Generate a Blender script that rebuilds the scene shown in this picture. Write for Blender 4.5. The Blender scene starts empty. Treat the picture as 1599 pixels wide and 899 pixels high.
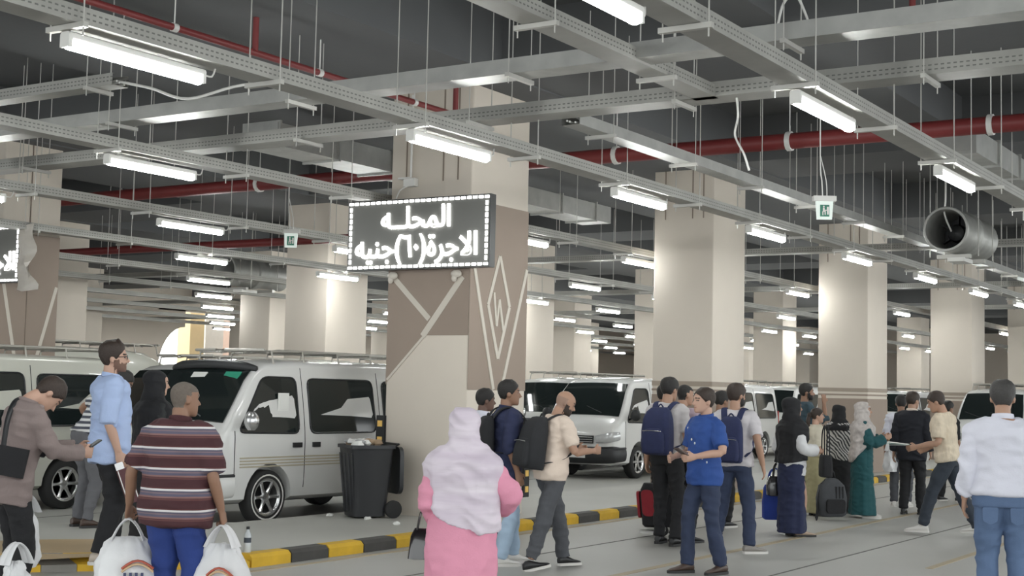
import bpy, bmesh, math, random
from math import sin, cos, pi, radians as rad, sqrt, atan2
from mathutils import Vector, Matrix, noise
random.seed(7)
SC = bpy.context.scene
COL = SC.collection
V = Vector

# ---------------------------------------------------------------- camera, world, exposure
FPX, CAMH = 2185.56, 1.65
PITCH, ROLL, YAW = rad(4.22707), rad(1.26489), rad(32.57819)
FW = V((cos(YAW)*cos(PITCH), sin(YAW)*cos(PITCH), sin(PITCH)))
R0 = V((sin(YAW), -cos(YAW), 0)); U0 = R0.cross(FW)
RT = R0*cos(ROLL) + U0*sin(ROLL); UP = U0*cos(ROLL) - R0*sin(ROLL)
cam = bpy.data.cameras.new('camera'); cam.sensor_width = 36; cam.lens = FPX/1599*36
cam.clip_end = 600
co = bpy.data.objects.new('camera', cam); COL.objects.link(co)
co.matrix_world = Matrix((( RT.x, UP.x, -FW.x, 0), (RT.y, UP.y, -FW.y, 0), (RT.z, UP.z, -FW.z, CAMH), (0, 0, 0, 1)))
SC.camera = co
SC.view_settings.view_transform = 'Standard'; SC.view_settings.look = 'None'
SC.view_settings.gamma = 1; SC.view_settings.exposure = 0.45
SC.view_settings.use_curve_mapping = False
LED = 52.0
w = bpy.data.worlds.new('sky'); SC.world = w; w.use_nodes = True
w.node_tree.nodes['Background'].inputs[0].default_value = (0.96, 1.0, 1.0, 1)
w.node_tree.nodes['Background'].inputs[1].default_value = 2.2

def ray(x, y): return (FW*FPX + RT*(x-799.5) - UP*(y-449.5))/FPX
def gz(x, y, z=0.0):
    d = ray(x, y); return V((0, 0, CAMH)) + d*((z-CAMH)/d.z)
def horizon(x): return 535.287 + (x+2632.9)*(641.909-535.287)/(2195.95+2632.9)
def at(x, s, z=0.0): return gz(x, horizon(x) + (CAMH-z)*s, z)
def proj(p):
    q = V(p) - V((0, 0, CAMH)); z = q.dot(FW)
    return (799.5 + FPX*q.dot(RT)/z, 449.5 - FPX*q.dot(UP)/z, z) if z > .1 else (-9e3, -9e3, z)

# ---------------------------------------------------------------- materials
MATS = {}
def mat(name, col, rough=.6, metal=0.0, var=.08, scale=6.0, bump=0.0, bscale=40.0, emit=0.0, coat=0.0, stretch=None):
    if name in MATS: return MATS[name]
    m = bpy.data.materials.new(name); m.use_nodes = True; MATS[name] = m
    nt = m.node_tree; b = nt.nodes['Principled BSDF']
    c = tuple(col) + (1,)
    b.inputs['Roughness'].default_value = rough; b.inputs['Metallic'].default_value = metal
    b.inputs['Coat Weight'].default_value = coat
    tc = nt.nodes.new('ShaderNodeTexCoord'); src = tc.outputs['Object']
    if stretch:
        mp = nt.nodes.new('ShaderNodeMapping'); mp.inputs['Scale'].default_value = stretch
        nt.links.new(src, mp.inputs[0]); src = mp.outputs[0]
    if var > 0:
        n = nt.nodes.new('ShaderNodeTexNoise'); n.inputs['Scale'].default_value = scale; n.inputs['Detail'].default_value = 5
        nt.links.new(src, n.inputs['Vector'])
        r = nt.nodes.new('ShaderNodeMix'); r.data_type = 'RGBA'
        r.inputs[6].default_value = tuple(max(0, x*(1-var)) for x in col) + (1,)
        r.inputs[7].default_value = tuple(min(1, x*(1+var)) for x in col) + (1,)
        nt.links.new(n.outputs[0], r.inputs[0]); nt.links.new(r.outputs[2], b.inputs['Base Color'])
    else: b.inputs['Base Color'].default_value = c
    if bump > 0:
        n2 = nt.nodes.new('ShaderNodeTexNoise'); n2.inputs['Scale'].default_value = bscale; n2.inputs['Detail'].default_value = 4
        nt.links.new(src, n2.inputs['Vector'])
        bp = nt.nodes.new('ShaderNodeBump'); bp.inputs['Strength'].default_value = bump; bp.inputs['Distance'].default_value = .02
        nt.links.new(n2.outputs[0], bp.inputs['Height']); nt.links.new(bp.outputs[0], b.inputs['Normal'])
    if emit > 0:
        b.inputs['Emission Color'].default_value = c; b.inputs['Emission Strength'].default_value = emit
    return m

def ramp_mat(name, stops, period, axis='Z', rough=.8, wave=None, offset=0.0):
    """cloth with bands repeating along one axis; wave=(scale, distortion) gives wavy print"""
    m = bpy.data.materials.new(name); m.use_nodes = True; nt = m.node_tree; b = nt.nodes['Principled BSDF']
    b.inputs['Roughness'].default_value = rough
    tc = nt.nodes.new('ShaderNodeTexCoord'); sp = nt.nodes.new('ShaderNodeSeparateXYZ')
    cr = nt.nodes.new('ShaderNodeValToRGB'); cr.color_ramp.interpolation = 'CONSTANT'
    if wave:
        wv = nt.nodes.new('ShaderNodeTexWave'); wv.inputs['Scale'].default_value = wave[0]; wv.inputs['Distortion'].default_value = wave[1]
        wv.bands_direction = 'DIAGONAL'; wv.inputs['Detail Scale'].default_value = .6
        nt.links.new(tc.outputs['Object'], wv.inputs['Vector']); nt.links.new(wv.outputs['Fac'], cr.inputs[0])
    else:
        nt.links.new(tc.outputs['Object'], sp.inputs[0])
        a = nt.nodes.new('ShaderNodeMath'); a.operation = 'ADD'; a.inputs[1].default_value = offset + 50*period
        dv = nt.nodes.new('ShaderNodeMath'); dv.operation = 'DIVIDE'; dv.inputs[1].default_value = period
        fr = nt.nodes.new('ShaderNodeMath'); fr.operation = 'FRACT'
        nt.links.new(sp.outputs[axis], a.inputs[0]); nt.links.new(a.outputs[0], dv.inputs[0]); nt.links.new(dv.outputs[0], fr.inputs[0]); nt.links.new(fr.outputs[0], cr.inputs[0])
    e = cr.color_ramp.elements
    while len(e) > 1: e.remove(e[-1])
    e[0].position = stops[0][0]; e[0].color = tuple(stops[0][1]) + (1,)
    for p, c in stops[1:]:
        k = e.new(p); k.color = tuple(c) + (1,)
    nt.links.new(cr.outputs[0], b.inputs['Base Color'])
    MATS[name] = m; return m

CREAM = mat('cream pillar paint', (.66, .595, .515), .75, var=.05, scale=1.5, bump=.05, bscale=60)
BROWN = mat('brown pillar paint', (.315, .250, .205), .75, var=.06, scale=2)
LINEP = mat('pale line paint', (.62, .57, .50), .7, var=.04)
CEIL = mat('grey ceiling paint', (.118, .121, .123), .9, var=.10, scale=.7, bump=.1, bscale=8)
ROAD = mat('grey concrete road', (.40, .395, .37), .5, var=.14, scale=.45, bump=.05, bscale=30)
WALK = mat('pale screed pavement', (.45, .445, .41), .5, var=.12, scale=.7, bump=.04, bscale=25)
GALV = mat('galvanised steel', (.40, .40, .38), .45, .6, var=.25, scale=5)
RODM = mat('zinc rod', (.50, .49, .46), .5, .5, var=.05)
RED = mat('red pipe paint', (.19, .030, .030), .45, var=.15, scale=3)
WHITEP = mat('white plastic', (.72, .71, .68), .4, var=.03)
BLACKP = mat('black plastic', (.014, .015, .017), .45, var=.15, scale=8)
YELLOW = mat('yellow kerb paint', (.62, .38, .025), .65, var=.25, scale=5, bump=.1, bscale=40)
KBLACK = mat('black kerb paint', (.055, .052, .048), .65, var=.35, scale=5, bump=.1, bscale=40)
GREYK = mat('worn grey kerb top', (.22, .21, .19), .7, var=.2, scale=5)
TUBE = mat('lit tube diffuser', (.97, 1, .985), .4, var=0, emit=LED)
LEDM = mat('white sign leds', (1, 1, 1), .4, var=0, emit=5.0)
REFL = mat('amber reflector', (.90, .58, .16), .3, var=.05)
GLASS = mat('dark van glass', (.012, .017, .017), .06, var=.2, scale=3, coat=.3)
RUBBER = mat('tyre rubber', (.018, .018, .018), .8, var=.2, scale=10)
CHROME = mat('bright alloy', (.60, .60, .60), .25, .9, var=.05)
VANW = mat('white van paint', (.66, .66, .645), .25, var=.03, scale=2, coat=.5)
VANB = mat('beige white van paint', (.50, .50, .44), .3, var=.03, scale=2, coat=.4)
LAMPG = mat('headlight glass', (.55, .56, .56), .12, .3, var=.1, scale=20)
TAIL = mat('red lamp glass', (.35, .02, .02), .2, var=.1)
PAPER = mat('white paper', (.75, .75, .72), .8, var=.05)
GREENP = mat('green paper', (.03, .30, .19), .7, var=.05)

# perforated tray steel: dark slots in rows on the side flanges
def perforated():
    m = mat('perforated tray steel', (.36, .355, .33), .5, .5, var=.25, scale=3)
    nt = m.node_tree; b = nt.nodes['Principled BSDF']; src = b.inputs['Base Color'].links[0].from_socket
    tc = nt.nodes.new('ShaderNodeTexCoord'); sp = nt.nodes.new('ShaderNodeSeparateXYZ'); nt.links.new(tc.outputs['Object'], sp.inputs[0])
    sn = nt.nodes.new('ShaderNodeSeparateXYZ'); nt.links.new(tc.outputs['Normal'], sn.inputs[0])
    def M(op, a, bb=None):
        n = nt.nodes.new('ShaderNodeMath'); n.operation = op
        for i, q in enumerate((a, bb)):
            if q is None: continue
            if isinstance(q, (int, float)): n.inputs[i].default_value = q
            else: nt.links.new(q, n.inputs[i])
        return n.outputs[0]
    slot = M('LESS_THAN', M('FRACT', M('MULTIPLY', sp.outputs['X'], 20.0)), .55)
    row = M('LESS_THAN', M('ABSOLUTE', M('SUBTRACT', M('ABSOLUTE', M('SUBTRACT', sp.outputs['Z'], .055)), .018)), .0055)
    side = M('GREATER_THAN', M('ABSOLUTE', sn.outputs['Y']), .7)
    f = M('MULTIPLY', M('MULTIPLY', slot, row), side)
    mx = nt.nodes.new('ShaderNodeMix'); mx.data_type = 'RGBA'; nt.links.new(f, mx.inputs[0]); nt.links.new(src, mx.inputs[6])
    mx.inputs[7].default_value = (.16, .16, .15, 1); nt.links.new(mx.outputs[2], b.inputs['Base Color'])
    return m
PERF = perforated()

# ---------------------------------------------------------------- mesh helpers
class MB:
    def __init__(s): s.v = []; s.f = []; s.m = []; s.mi = 0
    def add(s, vs, fs):
        o = len(s.v); s.v += [tuple(q) for q in vs]; s.f += [tuple(i+o for i in q) for q in fs]; s.m += [s.mi]*len(fs); return s
    def box(s, c, d, rot=None):
        hx, hy, hz = d[0]/2, d[1]/2, d[2]/2; c = V(c)
        vs = [V((x, y, z)) for x in (-hx, hx) for y in (-hy, hy) for z in (-hz, hz)]
        if rot is not None: vs = [rot @ q for q in vs]
        return s.add([c+q for q in vs], [(0, 1, 3, 2), (4, 6, 7, 5), (0, 4, 5, 1), (2, 3, 7, 6), (0, 2, 6, 4), (1, 5, 7, 3)])
    def rings(s, rs, cap=True, closed=False):
        n = len(rs[0]); vs = [q for r in rs for q in r]; fs = []
        for i in range(len(rs)-1):
            for j in range(n):
                k = (j+1) % n; fs.append((i*n+j, i*n+k, (i+1)*n+k, (i+1)*n+j))
        if closed:
            i = len(rs)-1
            for j in range(n):
                k = (j+1) % n; fs.append((i*n+j, i*n+k, k, j))
        elif cap:
            a = len(vs); vs.append(sum((V(q) for q in rs[0]), V())/n); vs.append(sum((V(q) for q in rs[-1]), V())/n)
            for j in range(n):
                k = (j+1) % n; fs.append((a, k, j)); fs.append((a+1, (len(rs)-1)*n+j, (len(rs)-1)*n+k))
        return s.add(vs, fs)
    def tube(s, path, rad_, ref=(0, 1, 0), n=8, sub=0, cap=True):
        P = [V(p) for p in path]
        Rr = [(r, r) if isinstance(r, (int, float)) else r for r in (rad_ if isinstance(rad_, (list, tuple)) else [rad_]*len(P))]
        if sub:
            P2, R2 = [], []
            for i in range(len(P)-1):
                p0, p1, p2, p3 = P[max(i-1, 0)], P[i], P[i+1], P[min(i+2, len(P)-1)]
                for k in range(sub):
                    t = k/sub
                    P2.append(.5*((2*p1)+(p2-p0)*t+(2*p0-5*p1+4*p2-p3)*t*t+(3*p1-p0-3*p2+p3)*t**3))
                    R2.append((Rr[i][0]*(1-t)+Rr[i+1][0]*t, Rr[i][1]*(1-t)+Rr[i+1][1]*t))
            P, Rr = P2+[P[-1]], R2+[Rr[-1]]
        rs = []; ref = V(ref)
        for i, p in enumerate(P):
            t = (P[min(i+1, len(P)-1)]-P[max(i-1, 0)])
            t = t.normalized() if t.length > 1e-9 else V((0, 0, 1))
            sd = t.cross(ref)
            if sd.length < 1e-3: sd = t.cross(V((1, .01, 0)))
            sd.normalize(); u2 = sd.cross(t)
            rs.append([p + sd*Rr[i][0]*cos(2*pi*j/n) + u2*Rr[i][1]*sin(2*pi*j/n) for j in range(n)])
        return s.rings(rs, cap)
    def ell(s, c, r, n=10, k=7, rot=None):
        rs = []
        for i in range(1, k):
            a = pi*i/k
            ring = [V((r[0]*sin(a)*cos(2*pi*j/n), r[1]*sin(a)*sin(2*pi*j/n), -r[2]*cos(a))) for j in range(n)]
            rs.append([V(c) + (rot @ q if rot is not None else q) for q in ring])
        return s.rings(rs)
    def prism(s, poly, fn, d):
        """poly: 2d points; fn(a,b,depth)->3d"""
        n = len(poly); vs = [fn(a, b, 0) for a, b in poly] + [fn(a, b, d) for a, b in poly]
        return s.add(vs, [tuple(range(n)), tuple(range(2*n-1, n-1, -1))] + [(j, n+j, n+(j+1) % n, (j+1) % n) for j in range(n)])
    def lathe(s, prof, axis_fn, n=24, cap=True, closed=False):
        return s.rings([[axis_fn(r, h, 2*pi*j/n) for j in range(n)] for r, h in prof], cap, closed)
    def mesh(s, name, mats, smooth=True, ang=40):
        me = bpy.data.meshes.new(name); me.from_pydata(s.v, [], s.f)
        for m in (mats if isinstance(mats, (list, tuple)) else [mats]): me.materials.append(m)
        if any(s.m): me.polygons.foreach_set('material_index', s.m)
        bm = bmesh.new(); bm.from_mesh(me); bmesh.ops.recalc_face_normals(bm, faces=bm.faces)
        if smooth:
            for f in bm.faces: f.smooth = True
            for e in bm.edges:
                if len(e.link_faces) == 2 and e.calc_face_angle(0) > rad(ang): e.smooth = False
        bm.to_mesh(me); bm.free(); return me
    def build(s, name, mats, parent=None, smooth=True, loc=None, ang=40, **kw):
        return obj(name, s.mesh(name, mats, smooth, ang), parent, loc, **kw)
def obj(name, data, parent=None, loc=None, **kw):
    o = bpy.data.objects.new(name, data); COL.objects.link(o)
    if parent is not None: o.parent = parent
    if loc is not None: o.location = loc
    tag(o, **kw); return o
def tag(o, label=None, cat=None, group=None, kind=None):
    if label: o['label'] = label
    if cat: o['category'] = cat
    if group: o['group'] = group
    if kind: o['kind'] = kind
    return o
def thing(name, label, cat, loc=(0, 0, 0), rz=0.0, group=None):
    o = obj(name, None, None, loc, label=label, cat=cat, group=group); o.rotation_euler = (0, 0, rz)
    o.empty_display_size = .1; return o
def copy_tree(o, parent=None):
    c = o.copy(); COL.objects.link(c); c.parent = parent
    for ch in list(o.children): copy_tree(ch, c)
    return c
def rrect(x0, x1, z0, z1, r, n=4):
    out = []
    for cx_, cz_, a0 in ((x1-r, z1-r, 0), (x0+r, z1-r, 90), (x0+r, z0+r, 180), (x1-r, z0+r, 270)):
        for k in range(n+1): a = rad(a0+90*k/n); out.append((cx_+r*cos(a), cz_+r*sin(a)))
    return out
def rpoly(pts, r, n=4):
    out = []; N = len(pts)
    for i in range(N):
        p, a, b = V(pts[i]), V(pts[i-1]), V(pts[(i+1) % N])
        d1 = (a-p); d2 = (b-p); q1 = p+d1.normalized()*min(r, d1.length*.45); q2 = p+d2.normalized()*min(r, d2.length*.45)
        for k in range(n+1):
            t = k/n; out.append(tuple(q1*(1-t)**2 + p*2*t*(1-t) + q2*t*t))
    return out

# ---------------------------------------------------------------- the setting
WZ = .12                       # pavement height
KY = 8.88                      # kerb front
b = MB(); b.box((50, 20, -.1), (130, 64, .2)); b.build('floor', ROAD, smooth=False, kind='structure')
# pavement island between the road and the parking lanes
b = MB(); poly = [(10.05, KY+.14), (120, KY+.14), (120, 11.1), (11.7, 11.1), (9.2, 13.4), (5.5, 13.4), (5.5, 11.8)]
b.prism(poly, lambda x, y, d: V((x, y, WZ-.2+d)), .2); side = b.build('floor_pavement', WALK, smooth=False, kind='structure')
# kerb blocks, alternately yellow and black
def kerb_block(L, m, name):
    q = MB(); pr = [(0, 0), (.0, .085), (.035, .118), (.16, .122), (.16, 0)]
    q.rings([[V((x, y, z)) for y, z in pr] for x in (.008, L-.008)]); return q.mesh(name, m, smooth=False)
KL = .545
kmesh = [kerb_block(KL, YELLOW, 'kerb_block'), kerb_block(KL, KBLACK, 'kerb_block')]
kerb = obj('trim_1', None, None, (9.6, KY, 0), kind='structure', label='yellow and black painted kerb blocks edging the pavement')
for i in range(64):
    obj('kerb_block', kmesh[i % 2], kerb, (i*KL, 0, 0))
# lowered diagonal kerb at the left, with painted stripes
d0, d1 = V((9.58, KY, 0)), V((6.2, 11.6, 0)); dv = (d1-d0); dn = dv.normalized(); nn = V((-dn.y, dn.x, 0))*-1
ramp = obj('trim_2', None, None, (0, 0, 0), kind='structure', label='lowered diagonal kerb with yellow and grey stripes')
k = 0.0; i = 0
while k < dv.length-.3:
    q = MB(); a = d0+dn*k; c = d0+dn*(k+.295); sk = dn*.12
    q.rings([[a, a+nn*.0+V((0, 0, .06)), a+nn*.3+sk+V((0, 0, .128)), a+nn*.3+sk], [c, c+V((0, 0, .06)), c+nn*.3+sk+V((0, 0, .128)), c+nn*.3+sk]])
    q.build('kerb_stripe', YELLOW if i % 2 == 0 else GREYK, ramp, smooth=False); k += .30; i += 1
# worn ochre floor paint on the pavement
b = MB(); b.prism([(8.2, 9.9), (9.6, 9.35), (10.3, 10.1), (9.2, 11.1), (7.4, 12.2), (6.2, 11.9)], lambda x, y, d: V((x, y, WZ+d)), .004)
tag(b.build('floor_paint_patch', mat('worn ochre floor paint', (.46, .33, .18), .6, var=.3, scale=1.2), smooth=False), kind='structure')
for j, (x0, x1, y, wd) in enumerate(((9.0, 60, 8.70, .07), (10, 60, 6.1, .09), (14, 60, 4.0, .08))):
    b = MB(); b.box(((x0+x1)/2, y, .002), (x1-x0, wd, .004))
    b.build('floor_line', mat('faded ochre road line', (.40, .33, .22), .6, var=.3, scale=2.5), smooth=False, kind='structure')
for y in (7.5, 5.0, 11.9, 14.0):
    b = MB(); b.box((50, y, .001), (120, .025, .003)); b.build('floor_joint', mat('dark floor joint', (.12, .115, .105), .8), smooth=False, kind='structure')
# ceiling slab and beams
b = MB(); b.box((36, 19.2, 6.25), (84, 54.4, .3)); b.build('ceiling', CEIL, smooth=False, kind='structure')
PX = [13.84, 20.85, 28.63, 36.98, 45.5, 53.9, 62.2, 70.5]
ROWS = [(9.45, 10.6), (18.2, 19.35), (26.2, 27.35), (36.0, 37.1)]
bi = 1
def beam(x0, x1, y0, y1, z0):
    global bi
    q = MB(); q.box(((x0+x1)/2, (y0+y1)/2, (z0+6.1)/2), (x1-x0, y1-y0, 6.1-z0)); q.build('trim_%d' % (bi+2), CEIL, smooth=False, kind='structure'); bi += 1
for (y0, y1) in ((8.9, 13.3), (17.9, 20.6), (26, 28.6), (34.3, 37)): beam(-6, 78, y0, y1, 5.36)
for x in PX: beam(x-.25, x+1.55, -8, 46, 5.38)
for y in (1.5, 5.4): beam(-6, 78, y, y+.5, 5.55)
# far walls
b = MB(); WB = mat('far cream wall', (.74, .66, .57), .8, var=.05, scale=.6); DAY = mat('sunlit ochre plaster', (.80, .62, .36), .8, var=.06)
def wallbox(q, x0, x1, y0, y1, z0, z1): q.box(((x0+x1)/2, (y0+y1)/2, (z0+z1)/2), (x1-x0, y1-y0, z1-z0))
wallbox(b, -6, 43.3, 46, 46.4, 0, 6.1); wallbox(b, 50.2, 78, 46, 46.4, 0, 6.1); wallbox(b, 43.3, 50.2, 46, 46.4, 4.9, 6.1)
# arch spandrel pieces
arc = [(43.3, 5.0), (43.3, 2.0)] + [(44.9-1.55*cos(a), 2.2+2.0*sin(a)) for a in [pi/2*i/8 for i in range(9)]] + [(44.9, 5.0)]
b.prism(arc, lambda x, z, d: V((x, 46+d, z)), .4)
b.build('wall_back', WB, smooth=False, kind='structure')
b = MB(); wallbox(b, 78, 78.4, -8, 46, 0, 6.1); b.build('wall_end', WB, smooth=False, kind='structure')
b = MB(); wallbox(b, 46.7, 47.6, 47.5, 48.3, 0, 6.6); b.build('wall_pier', DAY, smooth=False, kind='structure')
b = MB(); wallbox(b, 48.7, 49.9, 48.5, 49.4, 0, 6.6); b.build('wall_outer_pier', mat('pale grey plaster', (.60, .58, .55), .8), smooth=False, kind='structure')
b = MB(); wallbox(b, 51.0, 60, 50, 50.4, 0, 6.6); b.build('wall_annex', mat('pink plaster', (.66, .50, .42), .8), smooth=False, kind='structure')
b = MB(); wallbox(b, 20, 90, 70, 70.4, 0, 3); b.build('wall_outside', mat('sunlit pale wall', (.85, .80, .74), .8), smooth=False, kind='structure')

# ---------------------------------------------------------------- pillars
def pillar(x0, y0, wx, wy, pat):
    p = obj('pillar', None, None, (x0, y0, 0), kind='structure')
    z0 = 0.0
    q = MB(); q.prism(rrect(0, wx, 0, wy, .02, 2), lambda x, y, d: V((x, y, z0+d)), 5.4); q.build('shaft', CREAM, p, ang=50)
    L = lambda y, z, d: V((-.003+d*-1, y, z))           # on the face towards -X
    Rf = lambda x, z, d: V((x, -.003-d, z))             # on the face towards -Y
    def panel(poly, fn, m, nm, d=.004):
        q = MB(); q.prism(poly, fn, d); q.build(nm, m, p, smooth=False)
    cnt_ = [0]
    def line(a, c, fn, wdt=.05, d=.008, m=LINEP):
        cnt_[0] += 1; d = .006+.0012*cnt_[0]
        a, c = V(a), V(c); t = (c-a).normalized(); n = V((-t.y, t.x))*wdt/2
        panel([tuple(a+n), tuple(c+n), tuple(c-n), tuple(a-n)], fn, m, 'painted_line', d)
    if pat == 'full':
        panel([(.0, 2.31), (.62, 2.31), (1.2, 1.74), (wy, 1.7), (wy, 3.95), (0, 3.95)], L, BROWN, 'painted_panel')
        line((1.16, 3.05), (.58, 2.51), L, .07); line((.10, 3.02), (.67, 2.30), L, .08); line((.62, 2.33), (1.2, 1.76), L, .03)
        panel([(0, 1.66), (wx, 1.66), (wx, 3.95), (0, 3.95)], Rf, BROWN, 'painted_panel')
        c0 = .64*wx/1.3
        D = [(c0, 3.32), (c0-.24, 2.70), (c0, 2.05), (c0+.24, 2.70)]
        for i in range(4): line(D[i], D[(i+1) % 4], Rf, .055)
        line((.06, 3.2), (c0-.09, 1.67), Rf, .055); line((wx-.03, 3.2), (c0+.09, 1.67), Rf, .055)
        line((c0-.12, 2.86), (c0-.05, 2.45), Rf, .035); line((c0-.05, 2.45), (c0, 2.78), Rf, .035)
        line((c0, 2.78), (c0+.10, 2.40), Rf, .04)
    elif pat == 'vee':
        panel([(0, 1.5), (wx, 1.5), (wx, 3.95), (0, 3.95)], Rf, BROWN, 'painted_panel'); panel([(0, 1.5), (wy, 1.5), (wy, 3.95), (0, 3.95)], L, BROWN, 'painted_panel')
        line((-.02+.05, 3.3), (.42, 1.6), Rf, .06); line((wx-.03, 3.15), (.62, 1.6), Rf, .06)
        panel([(.5, 1.2), (.515, 1.2), (.515, 5.4), (.5, 5.4)], Rf, mat('joint brown', (.25, .2, .16), .8), 'joint', .012)
    elif pat == 'band':
        for fn, wd in ((L, wy), (Rf, wx)):
            panel([(0, .1), (wd, .1), (wd, 1.66), (0, 1.66)], fn, BROWN, 'painted_panel')
            panel([(0, 1.72), (wd, 1.72), (wd, 1.755), (0, 1.755)], fn, BROWN, 'painted_line')
            panel([(0, 1.80), (wd, 1.80), (wd, 1.88), (0, 1.88)], fn, mat('tan band paint', (.36, .30, .245), .75), 'painted_line')
    if pat:  # vertical panel joints at the top
        for f_ in (.16, .34, .8): 
            panel([(wy*f_, 4.2 if pat == 'full' else 4.55), (wy*f_+.02, 4.2 if pat == 'full' else 4.55), (wy*f_+.02, 5.4), (wy*f_, 5.4)], L, mat('joint brown', (.25, .2, .16), .8), 'joint', .003)
    return p
for r, (y0, y1) in enumerate(ROWS):
    for c_, x in enumerate(PX):
        wx = 1.3
        if r == 0: pillar(x, y0, wx, (1.22 if c_ == 0 else 1.08), 'full' if c_ == 0 else 'band')
        elif r == 1: pillar([13.85, 21.6, 29.2, 37.0, 46.0, 54.0, 62.5, 70.5, 79][c_], y0, 1.1 if c_ == 0 else wx, 1.1, 'vee' if c_ == 0 else None)
        elif r == 2: pillar([13.2, 21.1, 28.7, 37.5, 45.4, 54, 62, 70, 79][c_], y0, wx, 1.1, None)
        elif c_ > 1: pillar(x+1.5, y0, wx, 1.1, None)

# rubber corner guards with amber reflectors
def guard(x, y, label, zb=.32, n=5):
    t = thing('corner_guard', label, 'corner guard', (x, y, zb)); h = 1.0
    q = MB(); q.box((-.012, .05, h/2), (.025, .13, h)); q.box((.05, -.012, h/2), (.13, .025, h)); q.build('rubber_strip', BLACKP, t, smooth=False)
    for i in range(n):
        q = MB(); z = h*(i+.5)/n; q.box((-.027, .055, z), (.01, .07, .075)); q.box((.055, -.027, z), (.07, .01, .075)); q.build('reflector', REFL, t, smooth=False)
guard(15.14, 9.45, 'black corner guard beside the navy-shirted young man, on the diamond-painted pillar')
guard(13.84, 10.67, 'black corner guard with amber reflectors rising behind the wheeled bin')
guard(29.93, 9.45, 'black and amber corner guard right of the woman in the teal abaya')
guard(36.98, 9.45, 'black and amber corner guard between the dark suit and the knitted shirt')
guard(38.28, 9.45, 'black and amber corner guard just left of the man in the white shirt')

# ---------------------------------------------------------------- cable trays and lights
CEILZ = 5.36
def hanger_mesh(z0, wd, top):
    q = MB(); q.box((0, 0, -.02), (.04, wd+.14, .035))
    for y in (-wd/2-.045, wd/2+.045): q.tube([(0, y, -.09), (0, y, top-z0)], .0055, n=6)
    return q.mesh('hanger', RODM, smooth=False)
def tray(label, p0, axis, length, z, wd=.2, ht=.11, step=1.83, first=.6, group=None, top=5.5, m=None):
    t = thing('cable_tray', label, 'cable tray', (p0[0], p0[1], z), 0 if axis == 'x' else pi/2, group)
    pr = [(-wd/2, ht), (-wd/2, 0), (wd/2, 0), (wd/2, ht), (wd/2-.022, ht), (wd/2-.022, ht-.004), (wd/2-.004, ht-.004), (wd/2-.004, .004), (-wd/2+.004, .004), (-wd/2+.004, ht-.004), (-wd/2+.022, ht-.004), (-wd/2+.022, ht)]
    q = MB(); q.rings([[V((x, y, zz)) for y, zz in pr] for x in (0, length)], cap=False); q.build('channel', m or PERF, t, smooth=False)
    hm = hanger_mesh(z, wd, top); k = first
    while k < length:
        x, y = (p0[0]+k, p0[1]) if axis == 'x' else (p0[0], p0[1]+k)
        px, py, d = proj((x, y, z))
        if -60 < px < 1660 and -80 < py and d < 34: obj('hanger', hm, t, (k, 0, 0))
        k += step
    q = MB()   # a few cables lying in the tray
    for i in range(3):
        pth = [(x, -.05+.05*i+.012*sin(x*1.7+i*2), .02+.01*i) for x in [length*j/24 for j in range(25)]]
        q.tube(pth, .011, n=6)
    q.build('cable', WHITEP, t)
    return t
LX0, LDX, LY0, LDY, LZ = 6.42, 3.66, 3.70, 3.455, 3.785
# one light with its parts, then copies
lt = thing('tube_light', 'x', 'light', (0, 0, 0))
q = MB(); q.prism(rrect(-.042, .042, 0, .05, .015, 3), lambda y, z, d: V((-.6+d, y, z+.03)), 1.2); q.build('housing', WHITEP, lt)
q = MB(); q.prism(rrect(-.038, .038, -.036, .036, .034, 5), lambda y, z, d: V((-.575+d, y, z+.005)), 1.15); q.build('diffuser', TUBE, lt)
for sx in (-1, 1):
    q = MB(); q.box((sx*.588, 0, .022), (.03, .085, .085)); q.build('end_cap', WHITEP, lt, smooth=False)
q = MB(); q.tube([(.62, 0, .05), (.72, .02, .06), (.78, .05, .14)], .007, n=6, sub=3); q.build('cable', WHITEP, lt)
ORD = ['first', 'second', 'third', 'fourth', 'fifth', 'sixth', 'seventh', 'eighth', 'ninth', 'tenth', 'eleventh', 'twelfth', 'thirteenth', 'fourteenth', 'fifteenth', 'sixteenth']
used = False
nrow = 0
for j in range(11):
    y = LY0+LDY*j + (.32 if j == 2 else 0)
    rowname = ['nearest', 'second', 'third', 'fourth', 'fifth', 'sixth', 'seventh', 'eighth', 'ninth', 'tenth', 'eleventh'][j]
    tray('galvanised perforated cable tray carrying the %s row of tube lights' % rowname, (0 if j < 3 else 4+j, y-.02), 'x', 46+3*j, LZ+.13+(.07 if j == 2 else 0), group='trays carrying the light rows', step=LDX/2, first=.35, wd=.22)
    cnt = 0
    for i in range(17):
        x = LX0+LDX*i; px, py, d = proj((x, y, LZ))
        if not (-70 < px < 1670 and -50 < py < 900) or d > 78: continue
        if (j == 2 and 13 < x < 15) or (j >= 4 and i < j-1): continue
        o = lt if not used else copy_tree(lt); used = True
        o.location = (x, y-.03, LZ+(.065 if j == 2 else 0))
        o['label'] = 'lit white tube light, %s from the left in the %s light row' % (ORD[cnt], rowname); o['group'] = 'ceiling tube lights'; cnt += 1
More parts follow.
